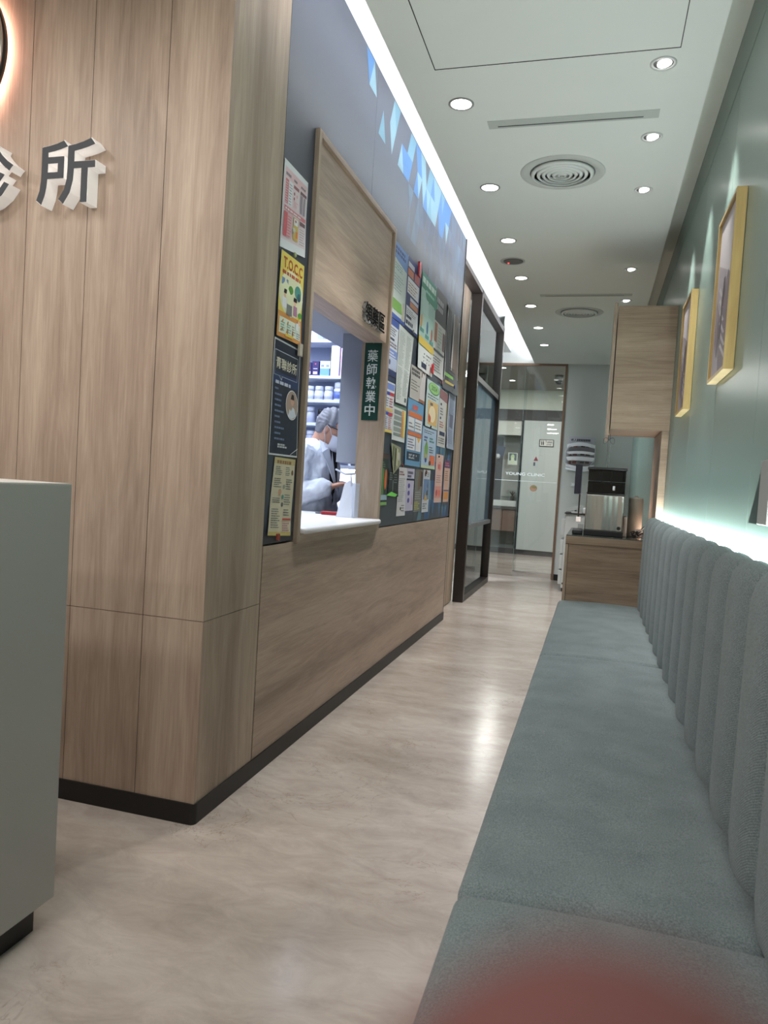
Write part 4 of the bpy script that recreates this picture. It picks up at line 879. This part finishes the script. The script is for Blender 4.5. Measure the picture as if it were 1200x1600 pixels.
# copier
t = thing('copier', 'white office copier standing by the end wall', 'copier', (-.05, 8.7, 0))
CW = mat((206, 208, 208), .5)
M().box((-.30, 8.40, .04), (.25, 8.95, .86), CW, .006).build('body', parent=t)
M().box((-.335, 8.42, .62), (-.30, 8.93, .80), CW, .004).build('side_tray', parent=t)
for k in range(3): M().box((-.335, 8.41, .08+.17*k), (-.30, 8.94, .235+.17*k), CW, .004).build('drawer', parent=t)
M().box((-.31, 8.38, .862), (.26, 8.96, .872), BLACK, .002).build('glass_edge', parent=t)
M().box((-.16, 8.392, .70), (-.10, 8.40, .76), mat((150, 152, 152), .5), .002).build('handle', parent=t)
M().box((-.12, 8.40, .873), (.25, 8.95, .93), CW, .006).build('document_feeder', parent=t)
M().box((-.29, 8.42, 0), (-.24, 8.47, .04), BLACK).build('foot', parent=t)
m = M(); m.prism([(-.29, 8.5, .915), (-.14, 8.5, .955), (-.12, 8.5, .95), (-.2, 8.5, .905)], (0, .2, 0), mat((176, 178, 178), .6)).box((-.24, 8.45, .8725), (-.13, 8.7, .89), mat((196, 196, 196), .6)).box((-.21, 8.55, .888), (-.19, 8.6, .92), mat((150, 150, 150), .6))
m.build('paper_rest', **T('small grey document rest lying on the copier', 'rest'))
t = thing('monitor', 'slim black monitor seen edge-on behind the dispenser', 'monitor', (-.12, 5.2, .85))
M().box((-.140, 5.22, 1.09), (-.098, 5.42, 1.292), mat((30, 34, 50), .3), .004).build('screen', parent=t)
M().box((-.108, 5.28, .90), (-.098, 5.32, 1.12), BLACK).box((-.132, 5.24, .8445), (-.07, 5.36, .852), BLACK).box((-.118, 5.25, .9), (-.086, 5.35, .935), WHITE, .003).build('stand', parent=t)

# ================================================================== RIGHT WALL PICTURES
def picture(y0, y1, z0, z1, xf, label, seed):
    t = thing('picture_frame', label, 'picture', (XR, y0, z0), 'gold framed pictures on the green wall')
    d = .012; fr = M()
    fr.box((xf, y0, z0), (XR-.001, y0+d, z1), GOLD, .0008).box((xf, y1-d, z0), (XR-.001, y1, z1), GOLD, .0008)
    fr.box((xf, y0+d, z0), (XR-.001, y1-d, z0+d), GOLD, .0008).box((xf, y0+d, z1-d), (XR-.001, y1-d, z1), GOLD, .0008)
    fr.build('frame', parent=t)
    m = M(); xi = xf+.010
    m.box((xi, y0+d, z0+d), (XR-.003, y1-d, z1-d), mat((196, 190, 190), .5))
    random.seed(seed); a, b, c, e = y0+.022, y1-.022, z0+.022, z1-.022; W1, H1 = b-a, e-c
    def q(pts, col, k): m.face([(xi-.0006-.0003*k, a+u*W1, c+v*H1) for u, v in pts], mat(col, .45))
    q([(0, 0), (1, 0), (1, 1), (0, 1)], (150, 142, 146), 0)
    q([(0, .55), (1, .75), (1, 1), (0, 1)], (184, 178, 180), 1)
    q([(0, 0), (.55, 0), (.75, .3), (.3, .62), (0, .5)], (112, 100, 104), 2)
    for k in range(6): q([(.05+.1*k, .04+.09*k), (.14+.1*k, .04+.09*k), (.55+.06*k, .16+.08*k), (.46+.06*k, .17+.08*k)], (176, 170, 172), 3+k*.1)
    q([(.5, .2), (.62, .22), (.56, .6), (.46, .6)], (84, 72, 76), 4)
    q([(.7, .1), (.95, .2), (.95, .5), (.72, .4)], (128, 116, 120), 4.2)
    m.build('print', parent=t); return t
picture(2.525, 2.875, 1.512, 2.072, .353, 'larger looking gold framed abstract picture, nearer on the green wall', 1)
picture(3.635, 3.99, 1.508, 2.05, .353, 'gold framed abstract picture, farther along beside the wall cabinet', 2)
t = thing('leaflet_rack', 'wall rack with a dark wedge as its shade at the right frame edge', 'rack', (XR, 2.0, 1.05))
m = M(); m.prism([(XR-.001, 1.995, 1.052), (XR-.001, 1.90, 1.052), (XR-.001, 1.90, 1.17)], (-.02, 0, 0), mat((52, 72, 66), .6)); m.build('shade_wedge', parent=t)  # dark solid shaped as the shade on the wall beside the rack
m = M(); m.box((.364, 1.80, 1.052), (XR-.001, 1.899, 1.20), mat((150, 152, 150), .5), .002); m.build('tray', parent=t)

# ================================================================== PHARMACY INTERIOR
SH = mat((206, 212, 226), .5)
t = thing('medicine_shelf', 'white shelving of medicines on the pharmacy back wall', 'shelf', (-2.4, 5.4, 0))
m = M(); m.box((-3.0, 5.50, 0), (-1.78, 5.519, 2.6), mat((150, 158, 182), .6)); m.build('back_panel', parent=t)
for z in (.9, 1.17, 1.345, 1.505, 1.68, 1.86, 2.13): M().box((-3.0, 5.28, z-.022), (-1.79, 5.5, z), SH, .002).build('shelf_board', parent=t)
M().box((-1.79, 5.28, 0), (-1.77, 5.5, 2.6), SH).build('side_board', parent=t)
def carton(x0, x1, z0, h, col, label, front=None, grp='medicine boxes on the top shelf', y=5.30):
    m = M(); m.box((x0, y, z0), (x1, y+.12, z0+h), mat(col, .5), .001)
    for (u0, v0, u1, v1, c) in (front or []):
        m.face([(x0+u0*(x1-x0), y-.0006, z0+v0*h), (x0+u1*(x1-x0), y-.0006, z0+v0*h), (x0+u1*(x1-x0), y-.0006, z0+v1*h), (x0+u0*(x1-x0), y-.0006, z0+v1*h)], mat(c, .5))
    m.build('medicine_box', **T(label, 'box', grp))
NV = (40, 34, 90)
carton(-2.185, -2.135, 1.861, .10, NV, 'dark violet medicine box at the hatch left edge of the shelf', [(.2, .1, .9, .3, (220, 200, 220)), (.5, .5, .8, .6, (180, 60, 90))])
carton(-2.13, -2.075, 1.861, .11, NV, 'dark violet medicine box, second from the left on its shelf', [(.2, .1, .8, .28, (226, 190, 206)), (.2, .45, .8, .5, (180, 180, 220)), (.4, .75, .6, .85, (190, 60, 80))])
carton(-2.065, -1.99, 1.861, .055, (110, 156, 226), 'light blue medicine box below a white box')
carton(-2.065, -1.985, 1.9165, .055, (206, 214, 240), 'white medicine box stacked on the light blue one', [(.1, .2, .4, .5, (120, 140, 190)), (.6, .2, .9, .5, (120, 140, 190))])
for j, (xx, nm) in enumerate(((-1.98, 'left'), (-1.905, 'right'))):
    for k in range(5):
        carton(xx, xx+.066, 1.861+.046*k, .045, (210, 218, 240), 'flat white medicine box, %s in the %s stack' % (['lowest', 'second lowest', 'middle', 'second highest', 'highest'][k], nm), [(0, .0, .06, 1, (220, 214, 120) if j == 0 else (190, 60, 110)), (.2, .3, .9, .36, (150, 160, 200))])
carton(-2.17, -2.10, 2.131, .09, (206, 214, 240), 'white box up on the highest visible shelf', grp='boxes on the highest shelf')
def bottle(x, z0, r, h, label, body=(206, 214, 232), cap=(214, 220, 236), lab=None, grp='pill bottles on the pharmacy shelves'):
    t = thing('pill_bottle', label, 'bottle', (x, 5.35, z0), grp)
    M().lathe([(r, z0), (r, z0+h*.62), (r*.8, z0+h*.7)], (x, 5.35, 0), mat(body, .4), 20).build('body', parent=t)
    M().lathe([(r*.9, z0+h*.68), (r*.9, z0+h), (r*.8, z0+h*1.01)], (x, 5.35, 0), mat(cap, .5), 20).build('cap', parent=t)
    if lab: M().lathe([(r*1.02, z0+h*.1), (r*1.02, z0+h*.5)], (x, 5.35, 0), mat(lab, .5), 20).build('label_band', parent=t)
bottle(-2.155, 1.681, .036, .105, 'white pill bottle, leftmost of four on the middle shelf', lab=(196, 202, 224))
bottle(-2.078, 1.681, .036, .105, 'white pill bottle, second of four on the middle shelf', lab=(186, 190, 214))
bottle(-2.0, 1.681, .036, .105, 'white pill bottle, third of four on the middle shelf', lab=(186, 190, 214))
bottle(-1.92, 1.681, .039, .135, 'taller white pill bottle with a blue band, right of the four', lab=(90, 110, 180))
bottle(-2.14, 1.506, .036, .12, 'grey lilac bottle left of the dark bottle', body=(176, 182, 206), cap=(190, 196, 216))
bottle(-2.055, 1.506, .028, .105, 'dark brown medicine bottle with a white label', body=(40, 30, 34), cap=(26, 24, 28), lab=(196, 200, 212))
bottle(-1.995, 1.506, .026, .05, 'short white jar behind the grey hair of the pharmacist')
bottle(-2.13, 1.346, .034, .10, 'pale bottle on the lower shelf behind the white collar', body=(170, 178, 204))
bottle(-2.04, 1.346, .03, .09, 'second pale bottle on the lower shelf behind the neck', body=(180, 186, 210))
M().box((-1.405, 3.93, 1.187), (-1.256, 4.30, 1.90), mat((150, 157, 172), .55), .001).build('grey_cabinet', **T('grey hanging cabinet just inside the hatch reveal', 'cabinet'))
t = thing('lit_worktop', 'white worktop with a glowing splashback at the pharmacy back', 'worktop', (-1.6, 5.2, .8))
M().box((-1.96, 4.80, .80), (-1.27, 5.27, .84), SH, .003).box((-1.96, 4.85, 0), (-1.27, 5.27, .8), SH).build('worktop', parent=t)
M().box((-1.96, 5.25, .84), (-1.27, 5.27, 1.17), mat((226, 232, 244), .6)).build('splashback', parent=t)
M().box((-1.96, 4.98, 1.165), (-1.27, 5.27, 1.19), mat((160, 166, 182), .6), .002).build('upper_board', parent=t)
M().box((-1.95, 5.12, 1.156), (-1.28, 5.17, 1.164), emitter('bench_led', (240, 246, 255), 40)).build('light_strip', parent=t)
m = M(); m.tube([(-1.50, 4.2, 1.15), (-1.44, 4.2, 1.125), (-1.36, 4.2, 1.13)], .006, mat((190, 196, 210), .3), 8); m.build('towel_rail', **T('thin white rail under the grey cabinet', 'rail'))
# counter items
t = thing('brochure_holder', 'white acrylic brochure holder standing at the hatch reveal', 'holder', (-1.25, 3.76, .893))
m = M(); m.prism([(-1.305, 3.70, .894), (-1.225, 3.72, .894), (-1.232, 3.76, 1.075), (-1.262, 3.76, 1.09), (-1.285, 3.752, 1.07)], (0, .006, 0), mat((206, 212, 226), .3)); m.build('side_plate', parent=t)
m = M(); m.box((-1.232, 3.73, .894), (-1.214, 3.80, 1.075), mat((196, 204, 222), .3), .003); m.build('leaflet_stack', parent=t)
m = M(); m.tube([(-1.245, 3.75, 1.06), (-1.252, 3.755, 1.12), (-1.235, 3.765, 1.125), (-1.228, 3.77, 1.02), (-1.222, 3.77, .90)], .005, mat((214, 218, 226), .3), 8); m.build('rim', parent=t)
m = M(); m.box((-1.44, 3.83, .894), (-1.335, 3.89, .912), mat((150, 24, 34), .5), .004); m.build('red_case', **T('red case lying on the white hatch counter', 'case'))
m = M(); m.box((-1.50, 3.90, .894), (-1.33, 4.06, .900), mat((56, 60, 70), .4), .003); m.build('dark_tray', **T('dark flat tray behind the red case', 'tray'))
light('AREA', (-2.2, 4.4, 2.60), P_PHARM, (.80, .88, 1), .9, 1.6, name='pharmacy_lamp')
light('AREA', (-1.95, 3.0, 2.60), P_PHARM*.5, (.82, .9, 1), .5, .5, name='pharmacy_lamp')

# ================================================================== PERSON
def fused(name, build, voxel, smooth_it, parent=None, mtl=None, mats=None):
    o = build.build(name + '_raw')
    md = o.modifiers.new('r', 'REMESH'); md.mode = 'VOXEL'; md.voxel_size = voxel; md.use_smooth_shade = True
    s2_ = o.modifiers.new('s', 'SMOOTH'); s2_.iterations = smooth_it; s2_.factor = .5
    dg = bpy.context.evaluated_depsgraph_get(); dg.update()
    me = D.meshes.new_from_object(o.evaluated_get(dg)); D.objects.remove(o)
    me.materials.clear(); me.materials.append(mtl)
    for p in me.polygons: p.use_smooth = True; p.material_index = 0
    me.name = name; n = D.objects.new(name, me); COL.objects.link(n)
    if parent: n.parent = parent; n.matrix_parent_inverse = parent.matrix_world.inverted()
    return n
PB = Vector((-1.70, 4.36, 0))      # feet
def Pp(x, y, z): return PB+Vector((x, y, z))
# local frame: +x is where he faces, +y his left
hc = Pp(.115, -.03, 1.40)
hr = Matrix.Rotation(.42, 4, 'Y')
def H(x, y, z): return hc + (hr @ Vector((x, y, z)))
b = M(); K_ = SKIN
b.ball(hc, (.092, .072, .108), K_, hr); b.ball(H(.03, 0, -.045), (.062, .056, .068), K_, hr)            # skull, jaw
b.ball(H(.098, 0, -.022), (.016, .012, .024), K_, hr); b.ball(H(.088, 0, -.065), (.014, .022, .012), K_, hr)  # nose, mouth
b.ball(H(.085, 0, -.095), (.018, .02, .016), K_, hr)
for s_ in (-1, 1):
    b.ball(H(-.005, s_*.074, -.015), (.016, .01, .03), K_, hr); b.ball(H(.075, s_*.03, .012), (.014, .02, .012), K_, hr)
b.capsule(Pp(-.01, 0, 1.22), Pp(.05, -.01, 1.36), .058, .055, K_)
b.capsule(Pp(0, 0, .93), Pp(-.01, 0, 1.20), .125, .13, K_); b.capsule(Pp(-.01, -.13, 1.22), Pp(-.01, .13, 1.22), .065, .065, K_)
b.capsule(Pp(0, -.06, .9), Pp(0, .06, .9), .12, .12, K_)
for s_ in (-1, 1):
    b.capsule(Pp(0, s_*.09, .86), Pp(.01, s_*.10, .47), .085, .055, K_); b.capsule(Pp(.01, s_*.10, .47), Pp(-.01, s_*.10, .09), .052, .036, K_)
    b.capsule(Pp(-.02, s_*.10, .05), Pp(.13, s_*.115, .03), .038, .028, K_)
def hand(S0, E0, Wr, flip, holder):
    b.capsule(S0, E0, .045, .036, K_); b.capsule(E0, Wr, .036, .025, K_)
    d = (Wr-E0).normalized(); up_ = Vector((0, 0, 1)); sd = d.cross(up_).normalized()*flip; up_ = sd.cross(d)*(1 if sd.cross(d).z > 0 else -1)
    pc = Wr+d*.045
    b.ball(pc, (.042, .034, .015), K_, Matrix((tuple(d)+(0,), tuple(sd)+(0,), tuple(up_)+(0,), (0, 0, 0, 1))).transposed())
    for k, (o_, ln) in enumerate(((-.026, .055), (-.009, .066), (.008, .062), (.024, .05))):
        p0 = pc+d*.03+sd*o_; p1 = p0+d*ln*.5-up_*.006; p2 = p1+d*ln*.35-up_*.016; p3 = p2+d*ln*.2-up_*.016
        b.capsule(p0, p1, .0085, .008, K_, 8); b.capsule(p1, p2, .008, .0072, K_, 8); b.capsule(p2, p3, .0072, .0062, K_, 8)
    t0 = pc-d*.015-sd*.028; t1 = t0+d*.025-sd*.018-up_*.006; t2 = t1+d*.026-up_*.008
    b.capsule(t0, t1, .012, .0095, K_, 8); b.capsule(t1, t2, .0095, .008, K_, 8)
SR_, ER_, WR_ = Pp(-.01, -.17, 1.24), Pp(-.05, -.225, .975), Pp(.175, -.16, 1.045)
SL_, EL_, WL_ = Pp(-.01, .17, 1.24), Pp(-.02, .235, .985), Pp(.20, .10, 1.03)
hand(SR_, ER_, WR_, 1, None); hand(SL_, EL_, WL_, -1, None)
person = fused('person', b, .0055, 4, None, SKIN)
person['label'] = 'person with grey hair, white coat and face mask bent over the pharmacy counter'; person['category'] = 'person'
# hair: cap over the skull
b = M(); HM = mat((122, 124, 134), .7)
b.ball(hc+(hr @ Vector((-.012, 0, .022))), (.1, .081, .104), HM, hr); b.ball(H(-.06, 0, -.03), (.052, .066, .06), HM, hr)
hair = M()
t_ = bmesh.new()
bmesh.ops.create_icosphere(t_, subdivisions=5, radius=1)
for v in t_.verts:
    p = v.co.normalized(); n_ = .0035*math.sin(55*math.atan2(p.y, p.z)+6*p.x)+.004*math.sin(13*p.x+9*p.y)
    v.co = Vector((-.014+p.x*.100, p.y*.0815, .020+p.z*.106))+p*n_
dead = [v for v in t_.verts if (v.co.x > .045 and v.co.z < .055) or (v.co.z < -.062) or (v.co.x > -.012 and v.co.z < .012 and v.co.x*1.0+.0 > -.03 and v.co.z < .02)]
bmesh.ops.delete(t_, geom=dead, context='VERTS')
for v in t_.verts: v.co = hc+(hr @ v.co)
t_.verts.index_update(); hair._take(t_, HM, True)
def pchild(m, name):
    o = m.build(name); o.parent = person; return o
ho = pchild(hair, 'hair')
sd_ = ho.modifiers.new('solid', 'SOLIDIFY'); sd_.thickness = .006; sd_.offset = -1
m = M(); GLs = mat((24, 24, 28), .4)
for s_ in (-1, 1):
    m.tube([H(-.01, s_*.078, .012), H(.05, s_*.074, .016), H(.096, s_*.055, .016)], .003, GLs, 6)
    m.tube([H(.1+.004*math.sin(a), s_*.033+.024*math.cos(a), .012+.016*math.sin(a)) for a in [k*2*PI/16 for k in range(17)]], .0022, GLs, 6)
m.tube([H(.102, -.01, .014), H(.106, 0, .016), H(.102, .01, .014)], .002, GLs, 6)
pchild(m, 'glasses')
m = M(); MK = mat((206, 212, 226), .8)
rows = []
for i in range(9):
    v = i/8; row = []
    for j in range(13):
        u = -1+j/6; an = u*1.15; rx = .108+.014*math.sin(PI*v); 
        row.append(m.bm.verts.new(H(rx*math.cos(an)-.0+(.0 if v > .2 else -.02*(1-v*5)*.6), .078*math.sin(an)*1.0, -.118+.092*v-.0*abs(u))))
    rows.append(row)
for r0, r1 in zip(rows, rows[1:]):
    for j in range(12):
        f = m.bm.faces.new((r0[j], r0[j+1], r1[j+1], r1[j])); f.smooth = True; f.material_index = m.mi(MK)
for s_ in (-1, 1):
    m.tube([H(.045, s_*.074, -.035), H(.02, s_*.080, -.0), H(-.008, s_*.084, .014), H(-.014, s_*.084, -.008), H(.03, s_*.076, -.1)], .0018, MK, 5)
pchild(m, 'face_mask')
# black shirt, coat, trousers, shoes
SHT = mat((22, 22, 26), .8)
b = M(); b.capsule(Pp(.005, 0, .95), Pp(0, 0, 1.2), .132, .138, SHT); b.capsule(Pp(-.01, -.13, 1.225), Pp(-.01, .13, 1.225), .07, .07, SHT); b.capsule(Pp(-.01, 0, 1.22), Pp(.035, -.005, 1.305), .07, .064, SHT)
o = fused('shirt', b, .008, 3, None, SHT); o.parent = person
b = M(); C_ = WCOAT
for z0, z1, r0, r1, xo in ((.62, .95, .185, .155, 0), (.95, 1.2, .155, .148, -.008)):
    for s_ in (-1, 1): b.capsule(Pp(xo, s_*.06, z0), Pp(xo, s_*.055, z1), r0-.02, r1-.012, C_)
b.capsule(Pp(-.014, -.15, 1.235), Pp(-.014, .15, 1.235), .072, .072, C_); b.capsule(Pp(-.03, -.06, 1.28), Pp(-.03, .06, 1.28), .052, .052, C_)
for (S0, E0, Wr) in ((SR_, ER_, WR_), (SL_, EL_, WL_)):
    b.capsule(S0, E0, .07, .072, C_); b.capsule(E0, E0+(Wr-E0)*.80, .074, .060, C_)
    for f_ in (.15, .35, .6): b.ball(E0+(S0-E0)*f_+Vector((.0, 0, 0)), .064+.004*math.sin(f_*20), C_)
o = fused('coat', b, .007, 3, None, WCOAT); o.parent = person
me = o.data
nz = D.textures.new('folds', 'CLOUDS'); nz.noise_scale = .06
dm = o.modifiers.new('folds', 'DISPLACE'); dm.texture = nz; dm.strength = .03; dm.mid_level = .5
m = M()   # dark V opening with lapels, on the chest turned a little to the hatch
def chest(x, y, z): return Pp(x, y, z)
m.face([chest(.128, -.095, 1.285), chest(.150, .0, 1.27), chest(.168, -.035, 1.0)], SHT)
m.prism([chest(.06, -.10, 1.325), chest(.128, -.062, 1.29), chest(.176, -.04, 1.0), chest(.150, -.115, 1.14), chest(.10, -.135, 1.25)], (.004, -.006, 0), WCOAT)
m.prism([chest(.128, .03, 1.27), chest(.10, .09, 1.28), chest(.14, .09, 1.15), chest(.172, -.03, 1.0)], (.006, 0, 0), WCOAT)
pchild(m, 'lapels')
b = M(); TR = mat((44, 46, 54), .8)
for s_ in (-1, 1):
    b.capsule(Pp(0, s_*.09, .86), Pp(.01, s_*.10, .47), .1, .075, TR); b.capsule(Pp(.01, s_*.10, .47), Pp(-.01, s_*.10, .12), .075, .062, TR)
o = fused('trousers', b, .01, 2, None, TR); o.parent = person
for s_ in (-1, 1):
    m = M(); m.capsule(Pp(-.03, s_*.10, .045), Pp(.14, s_*.115, .038), .045, .038, BLACK); pchild(m, 'shoe')

# hand of the photographer, its fingertip just before the lens
C0 = Vector((0, 0, 1.1))
def V(px, py, z): return C0 + (r2*((px-600)/1162.34) - u2*((py-800)/1162.34) + fw)*z
def W3(a, b_, c): return C0 + r2*a + u2*b_ + fw*c
FSK = mat((92, 50, 47), .8); HS = M()
tip = V(960, 1975, .0192); j1 = tip + (-u2*.024 + r2*.003 + fw*.002); j2 = j1 + (-u2*.022 + r2*.004 - fw*.012); kn = j2 + (-u2*.020 + r2*.006 - fw*.034)
HS.capsule(tip, j1, .0079, .0082, FSK); HS.capsule(j1, j2, .0082, .0088, FSK); HS.capsule(j2, kn, .0088, .0098, FSK)
pal = kn + (-u2*.030 + r2*.022 - fw*.022)
for k in range(1, 4):
    k0 = kn + r2*.020*k - u2*.004*k - fw*.002*k
    a1 = k0 + (u2*.006 + fw*.036); a2 = a1 + (-u2*.016 + fw*.012); a3 = a2 + (-u2*.018 - fw*.008)
    rr = (.0094, .0090, .0080)[k-1]
    HS.capsule(k0, a1, rr, rr*.92, FSK); HS.capsule(a1, a2, rr*.92, rr*.85, FSK); HS.capsule(a2, a3, rr*.85, rr*.72, FSK); HS.capsule(pal, k0, .016, rr+.002, FSK)
HS.capsule(pal, kn, .017, .0105, FSK); HS.ball(pal + r2*.008, (.040, .030, .018), FSK); wr = pal - u2*.05 - fw*.04
HS.capsule(pal, wr, .026, .025, FSK); HS.capsule(pal - r2*.02, pal - r2*.045 + u2*.022, .013, .0105, FSK); HS.capsule(pal - r2*.045 + u2*.022, pal - r2*.05 + u2*.05, .0105, .0085, FSK)
HS.capsule(wr, wr - fw*.20 - u2*.12, .027, .042, FSK)
ho = fused('hand', HS, .0022, 5, None, FSK); ho['label'] = 'out of focus reddish fingertip right before the lens, lower right corner'; ho['category'] = 'hand'
m = M(); e0 = wr - fw*.07 - u2*.042; m.capsule(e0, wr - fw*.24 - u2*.144, .041, .056, mat((60, 62, 70), .9)); so = m.build('sleeve'); so.parent = ho

print('scene built', len(D.objects))
